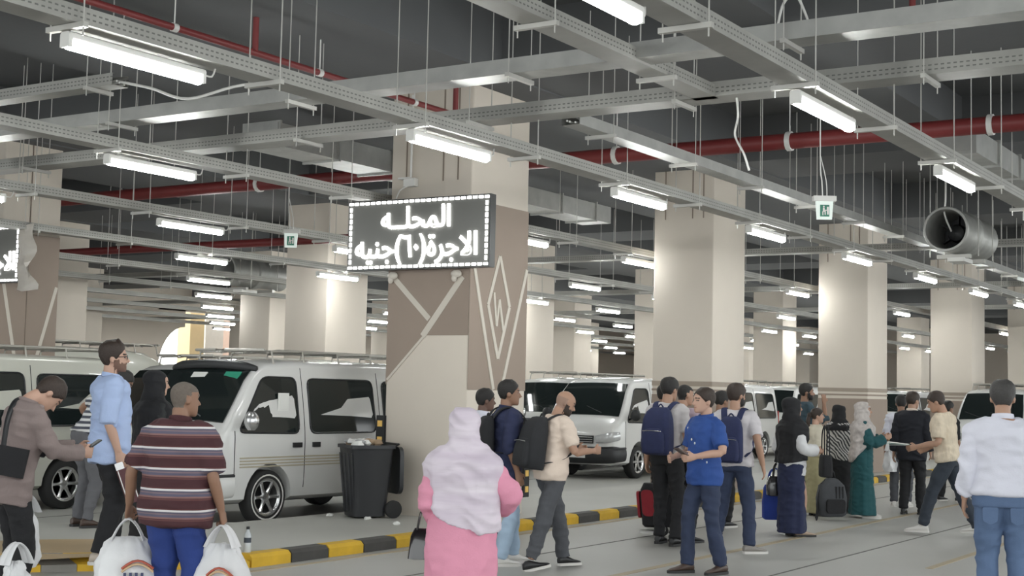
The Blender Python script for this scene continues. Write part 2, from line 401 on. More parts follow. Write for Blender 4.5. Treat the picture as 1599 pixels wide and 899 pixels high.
# cross trays (running away to the left) and trays without lights
tray('wide plain cable tray crossing the top of the view, upper one', (9.75, -4), 'y', 34, 4.28, wd=.26, ht=.13, step=2.4, top=6, m=GALV)
tray('perforated cable tray crossing below the plain one', (11.25, -4), 'y', 34, 4.26, wd=.30, ht=.13, step=2.2, top=6)
tray('unlit perforated tray joining the cross tray near the top centre', (2.0, 5.15), 'x', 9.2, 4.26, wd=.22, step=1.9, top=6)
tray('unlit plain tray running past the right-hand exit sign', (11.5, 6.72), 'x', 40, 4.22, wd=.2, step=1.9, m=GALV)
tray('short tray ending in loose cables at the upper left', (9.0, 10.2), 'y', 14, 4.45, wd=.2, step=2.0, first=.3)
for x in (24.5, 33, 41): tray('far cross tray of galvanised steel beyond the %s pillar bay' % {24.5: 'second', 33: 'third', 41: 'fourth'}[x], (x, 1), 'y', 44, 4.3, wd=.3, step=99)
# light galvanised duct panels above the trays
for i, (x, y, l, wd, lab) in enumerate(((17.5, 4.7, 7, .5, 'flat galvanised duct above the exit sign tray'), (13.4, 12.5, 9, .6, 'flat galvanised duct behind the illuminated sign'))):
    t = thing('air_duct', lab, 'duct', (x, y, 4.75)); q = MB(); q.box((l/2, 0, .15), (l, wd, .3)); q.build('duct_body', GALV, t, smooth=False)
    for k in range(int(l/1.2)+1):
        q = MB(); q.box((k*1.2+.03, 0, .15), (.035, wd+.06, .36)); q.build('flange', GALV, t, smooth=False)
# dangling pale conduits
def cable(label, pts, r=.012): 
    q = MB(); q.tube(pts, r, n=6, sub=6); return q.build('hanging_cable', WHITEP, None, label=label, cat='cable')
cable('grey cable looping from the short tray end at upper left', [(9.0, 10.25, 4.5), (9.1, 9.9, 4.42), (9.2, 9.5, 4.30), (9.4, 9.0, 4.42), (9.7, 8.4, 4.45)], .014)
cable('thin cable hanging below the cross tray right of centre', [(11.25, 4.9, 4.3), (11.25, 4.88, 4.1), (11.35, 4.95, 3.95), (11.2, 4.8, 3.75), (11.2, 4.75, 3.6)], .01)
cable('pale cable dropping from the ceiling into the jet fan mouth', [(21.0, 5.75, 5.5), (21.0, 5.75, 4.7), (21.05, 5.78, 4.45), (21.2, 5.72, 4.2)], .014)
cable('cable loops rising above the upper cross tray', [(9.7, 3.9, 4.4), (9.7, 3.85, 4.58), (9.7, 3.75, 4.62), (9.7, 3.65, 4.4)], .01)

# red fire pipes
def pipe(label, pts, r, clamps=()):
    t = thing('fire_pipe', label, 'pipe', pts[0]); o = V(pts[0])
    q = MB()
    for a, c in zip(pts[:-1], pts[1:]):
        q.tube([V(a)-o, V(c)-o], r, n=12)
    for p in pts[1:-1]: q.ell(V(p)-o, (r*1.15,)*3)
    q.build('pipe_run', RED, t)
    for p in clamps:
        q = MB(); P = V(p)-o
        dr = (V(pts[1])-V(pts[0])).normalized()
        q.tube([P-dr*.03, P+dr*.03], r*1.22, n=12); q.tube([P, P+V((0, 0, 5.5-p[2]))], .007, n=6); q.build('clamp', WHITEP, t)
pipe('thick red fire pipe crossing in front of the cream pillars', [(16.1, 26, 4.78), (16.1, -3, 4.78)], .10, [(16.1, y, 4.78) for y in (3.9, 6.3, 8.7, 12, 15)])
pipe('thin red sprinkler pipe with riser at upper left', [(4, 9.72, 5.0), (13.78, 9.72, 5.0)], .035, [(x, 9.72, 5.0) for x in (9.2, 11.3, 13)])
pipe('thin red riser branching up from the upper left pipe', [(10.3, 9.72, 5.0), (10.3, 9.72, 5.5), (10.3, 8.8, 5.5)], .032)
pipe('thin red pipe near the ceiling above the upper cross tray', [(13.1, 9.2, 4.75), (13.1, 9.2, 5.25), (13.1, 3.9, 5.3), (13.1, 3.9, 5.9)], .032)
pipe('dark red pipe running far behind the left exit sign', [(20, 30, 4.4), (20, 14.8, 4.4)], .08)

# jet fans
def jet_fan(label, p, yaw):
    t = thing('jet_fan', label, 'fan', p, yaw)
    f = lambda r, h, a: V((h, r*cos(a), r*sin(a)))
    q = MB(); q.lathe([(.30, -.02), (.33, -.02), (.34, .0), (.325, .05), (.32, .75), (.355, .78), (.355, .95), (.32, .98), (.32, 1.7), (.34, 1.75), (.33, 1.77), (.29, 1.77), (.28, 1.0), (.28, .3), (.29, 0)], f, 28, closed=True); q.build('casing', GALV, t)
    q = MB(); q.lathe([(.001, .5), (.12, .55), (.14, .62), (.14, .9), (.001, .92)], f, 20); q.build('hub', BLACKP, t)
    q = MB(); q.lathe([(.001, 1.0), (.285, 1.0), (.285, 1.03), (.001, 1.03)], f, 20); q.build('inner_screen', BLACKP, t)
    for k in range(6):
        a = k*pi/3; q = MB(); q.box((.75, 0, .2), (.12, .012, .17)); 
        q.v = [tuple(Matrix.Rotation(a, 3, 'X') @ V(v)) for v in q.v]; q.build('blade', BLACKP, t, smooth=False)
    for x in (.45, 1.3):
        q = MB(); q.box((x, 0, -.37), (.08, .5, .06))
        for y in (-.36, .36): q.tube([(x, y, -.37), (x, y, 1.93)], .008, n=6)
        q.build('bracket', RODM, t, smooth=False)
    q = MB(); q.box((.6, -.05, -.42), (.5, .25, .06)); q.build('terminal_box', WHITEP, t, smooth=False)
jet_fan('silver cylindrical jet fan hanging at the right under the ceiling', (20.9, 5.72, 4.20), rad(0))
jet_fan('blue-grey jet fan far behind at the left, beside the cream pillar', (22.3, 21.7, 4.15), rad(0))

# exit signs
EXG = mat('green exit panel', (.02, .20, .12), .4, var=.05)
def exit_sign(label, p):
    t = thing('exit_sign', label, 'exit sign', p, YAW-pi/2)
    q = MB(); q.box((0, 0, .09), (.26, .10, .06)); q.build('housing', WHITEP, t, smooth=False)
    q = MB(); q.prism([(-.10, .06), (.10, .06), (.085, -.15), (-.085, -.15)], lambda x, z, d: V((x, -.02+d, z)), .04)
    q.build('light_panel', mat('pale lit exit acrylic', (.60, .66, .62), .3, var=0, emit=.35), t, smooth=False)
    q = MB(); q.box((0, -.023, -.05), (.105, .006, .135)); g = q.build('pictogram', EXG, t, smooth=False)
    q = MB(); q.box((-.012, -.028, -.04), (.02, .005, .05)); q.ell((-.012, -.028, -.002), (.011, .004, .011), 8, 5)
    q.box((-.022, -.028, -.08), (.012, .005, .045)); q.box((.004, -.028, -.075), (.012, .005, .045)); q.box((.035, -.028, -.05), (.022, .005, .09)); q.box((.01, -.028, -.045), (.03, .005, .01))
    q.build('running_figure', WHITEP, g, smooth=False)
    q = MB(); q.tube([(-.02, 0, .11), (-.03, 0, .3), (-.05, 0, .6), (-.05, 0, 2.2)], .008, n=6, sub=4); q.tube([(.03, 0, .11), (.02, 0, .3), (-.045, 0, .58)], .006, n=6, sub=4); q.build('cable', WHITEP, t)
exit_sign('green and white exit sign hanging right of the central cream pillar', (15.4, 5.6, 3.85))
exit_sign('green and white exit sign hanging left of the illuminated price sign', (15.6, 13.87, 3.85))

# ---------------------------------------------------------------- illuminated signs
def text_mesh(body, width, height, depth=.012, bold=.012):
    cu = bpy.data.curves.new('t', 'FONT'); cu.body = body; cu.size = 1; cu.offset = bold; cu.extrude = depth
    o = bpy.data.objects.new('t', cu); COL.objects.link(o); bpy.context.view_layer.update()
    me = bpy.data.meshes.new_from_object(o.evaluated_get(bpy.context.evaluated_depsgraph_get())); bpy.data.objects.remove(o)
    xs = [v.co.x for v in me.vertices]; ys = [v.co.y for v in me.vertices]
    x0, x1, y0, y1 = min(xs), max(xs), min(ys), max(ys)
    for v in me.vertices:   # text plane -> sign face: width along -Y (reads left to right from -X side), z up
        v.co = V((-v.co.z, -((v.co.x-x0)/(x1-x0)-.5)*width, ((v.co.y-y0)/(y1-y0)-.5)*height))
    me.materials.append(LEDM); return me
SIGNF = mat('dark sign face', (.135, .135, .122), .35, var=.06, scale=2)
def led_sign(label, p, lines, rz=0.0, W=2.1, Hh=.87):
    t = thing('led_sign', label, 'sign', p, rz)
    q = MB(); q.box((.06, 0, 0), (.12, W, Hh)); q.build('case', mat('charcoal sign case', (.05, .05, .048), .4), t, smooth=False)
    q = MB(); q.box((-.003, 0, 0), (.006, W-.03, Hh-.03)); q.build('face', SIGNF, t, smooth=False)
    q = MB(); n = 25
    def led(y, z, a, c): q.box((-.011, y, z), (.01, a, c))
    for i in range(n):
        y = -(W/2-.045)+(W-.09)*i/(n-1)
        for z in (-Hh/2+.035, Hh/2-.035): led(y, z, .055, .03)
    m_ = 11
    for i in range(1, m_):
        z = -(Hh/2-.035)+(Hh-.07)*i/m_
        for y in (-W/2+.045, W/2-.045): led(y, z, .03, .05)
    o = q.build('led_border', LEDM, t, smooth=False); o['kind'] = 'stuff'
    for body, wd, ht, z, y in lines:
        obj('lettering', text_mesh(body, wd, ht), t, (-.012, y, z), label='white illuminated Arabic lettering')
    return t
L1 = "\uFEEA\u0640\u0640\uFEE0\uFEA4\uFEE4\uFEDF\uFE8D"; L2 = "\uFEEA\uFEF4\uFEE8\uFE9F(\u0666\u0660)\uFE93\uFEAE\uFE9F\uFEFB\uFE8D"
led_sign('dark illuminated price sign with white Arabic lettering on the patterned pillar', (13.66, 10.12, 3.545), [(L1, 1.02, .28, .20, .02), (L2, 1.80, .38, -.19, .02)], rad(1.5))
s2 = led_sign('illuminated sign wrapped in clear plastic at the left edge', (13.7, 18.62, 3.56), [(L2, 1.80, .38, -.15, -.06)])
# plastic film gathered at its right end
pf = mat('cloudy plastic film', (.50, .46, .41), .3, var=.15, scale=8, bump=.5, bscale=14)
q = MB(); rs = []
for i in range(15):
    z = -.55+1.0*i/14; wv = .12*sin(i*.9)+.05*sin(i*2.3)
    rs.append([V((-.03+.02*sin(i), -1.06-.0, z)), V((-.05, -1.20-.14*abs(sin(i*.5))*(1.2-i/14), z-.03)), V((.02, -1.34-.14*sin(i*.8+1)*(1.2-i/14), z)), V((.12, -1.10, z+.02)), V((.10, -1.04, z))])
q.rings(rs); q.build('plastic_wrap', pf, s2, label='crumpled clear plastic film')
# brackets of clear tape under the main sign, junction box and conduit above it
for i, y in enumerate((9.62, 10.58)):
    q = MB(); q.ell((13.80, y, 3.05), (.03, .08, .05)); q.ell((13.80, y+.03, 3.0), (.025, .04, .05)); q.build('tape_clump', mat('clear tape', (.62, .57, .50), .25, bump=.6, bscale=20), None, label='crumpled clear tape under the %s lower corner of the price sign' % ('right' if i == 0 else 'left'), cat='tape')
t = thing('junction_box', 'small white junction box with conduit above the price sign', 'junction box', (13.80, 10.34, 4.20))
q = MB(); q.box((0, 0, 0), (.08, .17, .10)); q.box((-.02, .06, .05), (.12, .16, .02)); q.build('box_body', WHITEP, t, smooth=False)
q = MB(); q.tube([(0, 0, .05), (0, 0, 1.1)], .014, n=8); q.tube([(-.02, .02, -.04), (-.06, .12, -.10), (-.05, .18, -.2)], .008, n=6, sub=3); q.build('conduit', WHITEP, t)

# ---------------------------------------------------------------- vans
TOPX = [(0, .60), (.03, .86), (.07, 1.0), (.16, 1.09), (.28, 1.17), (.48, 1.45), (.68, 1.71), (.84, 1.855), (1.02, 1.925), (1.5, 1.965), (3.2, 1.975), (4.4, 1.965), (4.60, 1.92), (4.69, 1.78)]
HWX = [(0, .62), (.03, .70), (.07, .755), (.16, .80), (.28, .832), (.5, .85), (4.4, .85), (4.6, .835), (4.69, .80)]
def lerp(tab, x):
    for (a, p), (c, q_) in zip(tab[:-1], tab[1:]):
        if x <= c: return p+(q_-p)*max(0, (x-a))/(c-a)
    return tab[-1][1]
def ztop(x): return lerp(TOPX, x)
def halfw(x, z):
    h = lerp(HWX, x)
    if z > 1.0: h -= .155*((z-1.0)/1.0)**1.35
    if z < .55: h -= .03*((.55-z)/.3)
    return h
def van_parts(paint, high=0.0, rack=True, black_bumper=False, stripes=False, visor=False, style='a'):
    """list of (name, mesh, parent index, label)"""
    out = []
    q = MB(); xs = [0, .03, .07, .11, .16, .22, .28, .38, .48, .58, .68, .76, .84, .92, 1.02, 1.2, 1.5, 2.0, 2.6, 3.2, 3.8, 4.4, 4.52, 4.60, 4.65, 4.69]
    rs = []
    for x in xs:
        zt = ztop(x) + (high*min(1, max(0, (x-.7)/.9)) if high else 0); zb = .27 if x > .1 else .30
        half = []
        half.append((.0, zb)); half.append((halfw(x, zb)*.9, zb)); half.append((halfw(x, zb+.06), zb+.05))
        zs = [zb+.05+(zt-.07-zb-.05)*k/8 for k in range(1, 9)]
        for z in zs: half.append((halfw(x, z), z))
        hw = halfw(x, zt-.07)
        half += [(hw-.02, zt-.035), (hw-.06, zt-.012), (hw-.14, zt), (hw*.5, zt+.018)]
        ring = [V((x, -y, z)) for y, z in half] + [V((x, 0, zt+.024))] + [V((x, y, z)) for y, z in reversed(half[1:])]
        rs.append(ring)
    q.rings(rs); me = q.mesh('van_body', paint, ang=38)
    tmp = bpy.data.objects.new('tmp', me); COL.objects.link(tmp); cuts = []
    for wx in (1.0, 3.62):
        for sy in (-1, 1):
            c = MB(); c.lathe([(.39, 0), (.39, .36)], lambda r, h, a: V((wx+r*cos(a), sy*(.62+h), .33+r*sin(a)*1.02)), 28)
            cm = bpy.data.objects.new('cut', c.mesh('cut', BLACKP, False)); COL.objects.link(cm); cuts.append(cm)
            md = tmp.modifiers.new('b', 'BOOLEAN'); md.operation = 'DIFFERENCE'; md.object = cm; md.solver = 'EXACT'
    bpy.context.view_layer.update()
    me2 = bpy.data.meshes.new_from_object(tmp.evaluated_get(bpy.context.evaluated_depsgraph_get()))
    me2.name = 'body'
    for o in cuts+[tmp]: bpy.data.objects.remove(o)
    bm = bmesh.new(); bm.from_mesh(me2)
    for f in bm.faces: f.smooth = True
    for e in bm.edges:
        if len(e.link_faces) == 2 and e.calc_face_angle(0) > rad(38): e.smooth = False
    bm.to_mesh(me2); bm.free()
    out.append(('body', me2, None, None))
    def sidepoly(poly, off, d, m, name, par=None, both=True, lab=None):
        idx = []
        for sy in ((-1, 1) if both else (-1,)):
            q = MB(); q.prism(poly, lambda x, z, dd: V((x, sy*(halfw(x, z)+off+dd), z)), d)
            idx.append(len(out)); out.append((name, q.mesh(name, m, ang=30), par, lab))
        return idx
    wins = [[(.47, 1.10), (1.50, 1.08), (1.50, 1.76), (.92, 1.76)], [(1.70, 1.08), (2.96, 1.08), (2.94, 1.75), (1.70, 1.75)], [(3.14, 1.08), (4.42, 1.08), (4.36, 1.74), (3.14, 1.74)]]
    for w_ in wins:
        ids = sidepoly(rpoly(w_, .10), .001, .005, GLASS, 'side_window')
        for i_, sy in zip(ids, (-1, 1)):
            q = MB(); pp = rpoly(w_, .10); pts = [V((x, sy*(halfw(x, z)+.004), z)) for x, z in pp]
            q.tube(pts+[pts[0]], .012, n=6, ref=(.3, .2, .9)); out.append(('window_seal', q.mesh('window_seal', BLACKP), i_, None))
    # windscreen and rear screen following the body
    q = MB(); rows = []
    for x in [.31, .38, .48, .58, .68, .76, .82]:
        zt = ztop(x); hw = halfw(x, zt-.07)-.075; row = []
        for k in range(9):
            y = -hw+2*hw*k/8; cr = .024-.024*(abs(y)/(hw+.07))**2
            row.append(V((x-.01, y, zt+cr+.006)))
        rows.append(row)
    vs = [p for r in rows for p in r] + [p-V((-.006, 0, .012)) for r in rows for p in r]; N = len(rows)*9; fs = []
    for i in range(len(rows)-1):
        for k in range(8):
            a = i*9+k; fs.append((a, a+1, a+10, a+9)); fs.append((N+a, N+a+9, N+a+10, N+a+1))
    rim = [i for i in range(9)] + [9*i+8 for i in range(1, len(rows))] + [9*(len(rows)-1)+k for k in range(7, -1, -1)] + [9*i for i in range(len(rows)-2, 0, -1)]
    for a, c in zip(rim, rim[1:]+rim[:1]): fs.append((a, c, N+c, N+a))
    q.add(vs, fs); ws = len(out); out.append(('windscreen', q.mesh('windscreen', GLASS, ang=60), None, None))
    for sy in (-.35, .25):
        q = MB(); q.tube([(.33, sy, ztop(.33)+.035), (.42, sy+.38, ztop(.42)+.035)], .009, n=5); out.append(('wiper', q.mesh('wiper', BLACKP), ws, None))
    q = MB(); q.prism(rrect(-.62, .62, 1.12, 1.68, .08), lambda y, z, d: V((4.68+d, y, z)), .02); out.append(('rear_window', q.mesh('rear_window', GLASS, ang=30), None, None))
    if visor:
        q = MB(); q.tube([(.86, -.72, 1.85), (.80, -.5, 1.885), (.78, 0, 1.905), (.80, .5, 1.885), (.86, .72, 1.85)], [(.03, .035)]+[(.05, .06)]*3+[(.03, .035)], n=8, sub=4, ref=(0, 0, 1)); out.append(('roof_visor', q.mesh('roof_visor', BLACKP), None, None))
    # bumper, grille, lamps
    bmat = BLACKP if black_bumper else paint
    q = MB(); q.tube([(.42, -.83, .48), (.08, -.77, .48), (-.03, -.58, .47), (-.07, 0, .46), (-.03, .58, .47), (.08, .77, .48), (.42, .83, .48)], [(.05, .13)]+[(.07, .16)]*5+[(.05, .13)], n=12, sub=4, ref=(0, 0, 1)); bu = len(out); out.append(('front_bumper', q.mesh('front_bumper', bmat), None, None))
    q = MB(); q.box((-.135, 0, .47), (.02, .52, .12)); out.append(('number_plate', q.mesh('number_plate', WHITEP, False), bu, None))
    q = MB(); q.tube([(.42, -.85, .60), (.07, -.81, .60), (-.06, -.57, .59), (-.10, 0, .585), (-.06, .57, .59), (.07, .81, .60), (.42, .85, .60)], .02, n=6, sub=3); out.append(('bumper_strip', q.mesh('bumper_strip', BLACKP), bu, None))
    q = MB(); q.box((.012, 0, .76), (.05, .72, .15)); gi = len(out); out.append(('grille', q.mesh('grille', BLACKP, False), None, None))
    for k in range(3):
        q = MB(); q.box((-.016, 0, .715+.045*k), (.012, .70, .014)); out.append(('grille_bar', q.mesh('grille_bar', CHROME, False), gi, None))
    for sy in (-1, 1):
        q = MB(); q.tube([(-.005, sy*.42, .77), (.005, sy*.60, .79), (.055, sy*.755, .82), (.22, sy*.822, .84)], [(.04, .07), (.05, .095), (.05, .10), (.02, .08)], n=10, sub=4, ref=(0, 0, 1)); out.append(('headlight', q.mesh('headlight', LAMPG), None, None))
        q = MB(); q.box((4.66, sy*.76, 1.0), (.08, .12, .55)); out.append(('tail_light', q.mesh('tail_light', TAIL, False), None, None))
        q = MB(); q.ell((.52, sy*1.0, 1.24), (.07, .11, .12)); q.tube([(.60, sy*.82, 1.15), (.54, sy*.95, 1.19)], .02, n=6); out.append(('wing_mirror', q.mesh('wing_mirror', CHROME if not black_bumper else BLACKP), None, None))
        q = MB(); q.box((1.46, sy*(halfw(1.7, .95)+.008), .94), (.15, .03, .06)); q.box((1.80, sy*(halfw(2, .95)+.008), .94), (.13, .03, .06)); out.append(('door_handle', q.mesh('door_handle', BLACKP, False), None, None))
        for sx, z1 in ((.42, 1.12), (1.60, 1.88), (3.05, 1.85)):
            q = MB(); pts = [V((sx, sy*(halfw(sx, z)+.001), z)) for z in [.42+(z1-.42)*k/8 for k in range(9)]]; q.tube(pts, .005, n=5); out.append(('door_seam', q.mesh('door_seam', BLACKP), None, None))
    if stripes:
        for sy in (-1, 1):
            for k in range(4):
                q = MB(); pts = []
                for i in range(18):
                    x = .50+3.4*i/17; z = .80-.035*k+.10*max(0, (i-9)/8)**1.5*(1-.35*k)
                    pts.append(V((x, sy*(halfw(x, z)+.002), z)))
                q.tube(pts, [(.003, .009)]*18, n=5, ref=(0, 0, 1)); out.append(('side_stripe', q.mesh('side_stripe', mat('beige decal', (.42, .38, .28), .4)), None, None))
    # underbody and wheels
    q = MB(); q.box((2.35, 0, .36), (4.2, 1.22, .22)); out.append(('underbody', q.mesh('underbody', BLACKP, False), None, None))
    for wx in (1.0, 3.62):
        for sy in (-1, 1):
            f = lambda r, h, a: V((wx+r*cos(a), sy*(.64+h), .325+r*sin(a)))
            q = MB(); q.lathe([(.20, .0), (.30, .0), (.325, .03), (.325, .16), (.305, .185), (.23, .19), (.215, .17), (.20, .10)], f, 30); wi = len(out); out.append(('wheel', q.mesh('wheel', RUBBER, ang=50), None, None))
            q = MB(); q.mi = 1; q.lathe([(.20, .10), (.001, .09)], f, 20); q.mi = 0; q.lathe([(.215, .165), (.225, .186), (.205, .182), (.188, .165), (.185, .10)], f, 30, cap=False)
            for k in range(6):
                a = k*pi/3; c, s_ = cos(a), sin(a)
                pts = [f(r, h, a) for r, h in ((.05, .15), (.12, .155), (.20, .172))]; q.tube(pts, [.032, .022, .026], n=6)
            q.lathe([(.001, .175), (.05, .17), (.055, .13), (.001, .12)], f, 16); out.append(('rim', q.mesh('rim', [CHROME, BLACKP], ang=35), wi, None))
            if stripes:
                q = MB(); q.lathe([(.255, .189), (.272, .191), (.272, .186), (.255, .184)], f, 30, closed=True); out.append(('white_ring', q.mesh('white_ring', WHITEP), wi, None))
    if rack:
        q = MB(); zt = 2.04+high
        for y in (-.58, -.2, .2, .58): q.tube([(1.15, y, zt+.02), (1.35, y, zt+.05), (4.35, y, zt+.05)], .014, n=6)
        for x in (1.2, 1.75, 2.4, 3.05, 3.7, 4.3):
            q.tube([(x, -.66, zt-.12), (x, -.62, zt+.03), (x, .62, zt+.03), (x, .66, zt-.12)], .014, n=6)
        q.tube([(1.1, -.6, zt+.05), (1.02, 0, zt+.05), (1.1, .6, zt+.05)], .018, n=6, sub=4); out.append(('roof_rack', q.mesh('roof_rack', mat('rack bars', (.42, .40, .36), .4, .4)), None, None))
    return out
def place_van(parts, label, front, flip=False, rz=0.0):
    """front: (x, y) of the near front (or rear, when flipped) corner line"""
    t = thing('minibus', label, 'van', (front[0], front[1]+.85, 0), rz + (pi if flip else 0), 'minibuses in the station')
    os_ = []
    for n, me, par, lab in parts: os_.append(obj(n, me, t if par is None else os_[par], None, label=lab))
    return t
VA = van_parts(VANW, stripes=True, visor=True); VB = van_parts(VANB); VC = van_parts(VANB, high=.30)
VD = van_parts(VANW); VE = van_parts(VANW, black_bumper=True, rack=False)
a = place_van(VA, 'white minibus with beige side stripes and whitewall wheels beside the wheeled bin', (11.72, 11.53), rz=rad(-2.0))
# papers on the glass of the nearest van
for nm, m, x, z, sx, sz, lab in (('sticker', PAPER, 1.24, 1.45, .19, .24, 'white paper notice in the door window'),):
    q = MB(); q.box((x, -(halfw(x, z)+.012), z), (sx, .004, sz)); q.box((x, -(halfw(x, z)+.0145), z), (.11, .003, .14)); q.build(nm, [m], a, smooth=False, label=lab)
q = MB(); q.box((.715, -.45, ztop(.72)+.024), (.11, .26, .012), Matrix.Rotation(-.89, 3, 'Y')); q.build('sticker', GREENP, a, smooth=False, label='green sticker on the windscreen')
q = MB(); q.box((.70, .10, ztop(.705)+.032), (.10, .24, .012), Matrix.Rotation(-.89, 3, 'Y')); q.build('sticker', PAPER, a, smooth=False, label='white sticker on the windscreen')
place_van(VB, 'pale beige minibus with roof rack behind the man looking down at his phone', (8.75, 14.7))
place_van(VC, 'tall cream minibus with high roof furthest back at the left', (20.3, 20.1), flip=True)
place_van(VD, 'white minibus half hidden behind the woman in black', (14.3, 14.9))
place_van(VD, 'white minibus facing right, its front door showing right of the patterned pillar', (24.2, 15.0), flip=True)
place_van(VD, 'white minibus with roof rack behind the bald man', (25.3, 14.9))
place_van(VE, 'white minibus with black bumper parked left of the banded pillar', (23.75, 12.75))
place_van(VD, 'white minibus behind the two men with navy backpacks', (32.3, 14.7))
place_van(VD, 'white minibus behind the woman in the black hijab and navy skirt', (37.7, 14.7))
place_van(VD, 'white minibus behind the man in the dark suit', (50.0, 15.0))
pr = at(1572, 66); place_van(VD, 'white minibus at the right edge behind the man in the white shirt', (pr.x, pr.y-.4))

# ---------------------------------------------------------------- wheeled bin
t = thing('wheeled_bin', 'black wheeled refuse bin overflowing with litter by the pillar', 'bin', (13.28, 10.50, WZ), YAW-pi/2-rad(62))
BINM = mat('black bin plastic', (.020, .021, .024), .38, var=.15, scale=6)
def rring(hx, hy, z, cy=0, r=.06): return [V((x, y+cy, z)) for x, y in rrect(-hx, hx, -hy, hy, r, 3)]
q = MB(); q.rings([rring(.20, .20, .02), rring(.205, .205, .10), rring(.245, .26, .78), rring(.25, .265, .82), rring(.27, .285, .82), rring(.27, .285, .86), rring(.245, .26, .86), rring(.235, .25, .70)]); q.build('tub', BINM, t)
for x in (-.16, -.055, .055, .16):
    q = MB(); q.tube([(x*.95, -.20, .08), (x*1.2, -.262, .76)], [(.014, .008), (.018, .010)], n=6); q.build('rib', BINM, t)
for sx in (-1, 1):
    f = lambda r, h, a: V((sx*(.20+h), .27+r*cos(a), .105+r*sin(a)))
    q = MB(); q.lathe([(.001, 0), (.09, 0), (.105, .01), (.105, .045), (.09, .055), (.001, .05)], f, 20); q.build('wheel', RUBBER, t)
q = MB(); q.prism(rrect(-.26, .26, .28, .84, .10), lambda x, z, d: V((x, .33+d, z)), .05); q.build('lid', BINM, t, ang=30, label='open lid hanging down behind')
q = MB(); q.tube([(-.2, .26, .84), (-.2, .33, .87), (.2, .33, .87), (.2, .26, .84)], .014, n=6); q.build('handle', BINM, t)
for i in range(16):   # litter heaped in the mouth of the bin
    x, y = random.uniform(-.19, .19), random.uniform(-.2, .2); q = MB(); sz = random.uniform(.05, .09)
    q.ell((0, 0, 0), (sz, sz*.8, sz*.5), 7, 5); q.v = [tuple(V(v)*(1+.5*noise.noise(V(v)*25+V((i, 0, 0))))) for v in q.v]
    o = q.build('litter', [PAPER, mat('kraft card', (.35, .25, .16), .8), mat('grey wrapper', (.4, .4, .4), .4), mat('clear cup', (.6, .6, .58), .2)][i % 4], None, smooth=False, label='crumpled litter heaped in the mouth of the wheeled bin', cat='litter', group='litter in the bin')
    o.matrix_world = Matrix.Translation(t.location) @ Matrix.Rotation(t.rotation_euler.z, 4, 'Z') @ Matrix.Translation((x, y, .86+random.uniform(0, .05))) @ Matrix.Rotation(random.uniform(0, 3), 4, 'Z')
for i, (px, py, lab) in enumerate(((516, 806, 'folded scrap of white paper on the pavement left of the bin'), (619, 819, 'white crumpled tissue on the pavement right of the bin'), (574, 811, 'white paper scrap under the wheeled bin'))):
    q = MB(); q.ell((0, 0, .015), (.06, .04, .022), 7, 5); q.v = [tuple(V(v)*(1+.7*noise.noise(V(v)*30+V((i*3, 0, 0))))) for v in q.v]
    o = q.build('litter', PAPER, None, smooth=False, label=lab, cat='litter'); o.location = gz(px, py, WZ)

# ---------------------------------------------------------------- people
PEND = []        # (object, voxel, smooth iterations, decimate, callback)
HEAD = [(0, .022, .088, .030), (.012, .040, .098, .0), (.035, .053, .099, -.035), (.055, .060, .100, -.064), (.080, .066, .098, -.080), (.105, .071, .096, -.090), (.125, .0745, .094, -.096), (.150, .077, .098, -.098), (.175, .0755, .092, -.094), (.200, .064, .072, -.080), (.220, .040, .038, -.052), (.231, .010, .006, -.02)]
def head_ring(z):
    for a, c in zip(HEAD[:-1], HEAD[1:]):
        if z <= c[0]:
            t = (z-a[0])/(c[0]-a[0]); return [a[i]+(c[i]-a[i])*t for i in (1, 2, 3)]
    return HEAD[-1][1:]
def spow(c, e): return abs(c)**e*(1 if c >= 0 else -1)
def head_pt(z, th, inf=0.0):
    hw, yf, yb = head_ring(max(0, min(.231, z))); cy_ = (yf+yb)/2; ry = (yf-yb)/2
    return V(((hw+inf)*spow(sin(th), .9), cy_+(ry+inf)*spow(cos(th), .9), z))
def ik(a, c, l1, l2, pole):
    d = c-a; L = min(d.length, (l1+l2)*.999); d.normalize(); c2 = a+d*L
    x = (l1*l1-l2*l2+L*L)/(2*L); h = sqrt(max(0, l1*l1-x*x)); p = pole-d*pole.dot(d)
    p = p.normalized() if p.length > 1e-4 else V((0, -1, 0))
    return a+d*x+p*h, c2
SKINS = {k: mat('skin '+k, c, .55, var=.06, scale=12) for k, c in dict(light=(.50, .31, .23), tan=(.40, .235, .16), brown=(.28, .155, .10), dark=(.13, .07, .05)).items()}
LIP = mat('lips', (.36, .15, .12), .5); EYE = mat('dark eyes', (.03, .02, .018), .3)
HAIRB = mat('black hair', (.012, .010, .009), .55, var=.3, scale=40, bump=.4, bscale=120); HAIRBR = mat('dark brown hair', (.035, .022, .016), .55, var=.3, scale=40, bump=.4, bscale=120)
HAIRG = mat('greying cropped hair', (.14, .115, .095), .7, var=.3, scale=60, bump=.3, bscale=150)
TOR = [(.84, .165, .09, -.10), (.95, .172, .105, -.125), (1.05, .152, .10, -.105), (1.15, .148, .105, -.10), (1.27, .165, .118, -.112), (1.37, .178, .112, -.118), (1.44, .172, .085, -.105), (1.485, .115, .06, -.08), (1.515, .062, .048, -.062)]
FEM = [False]
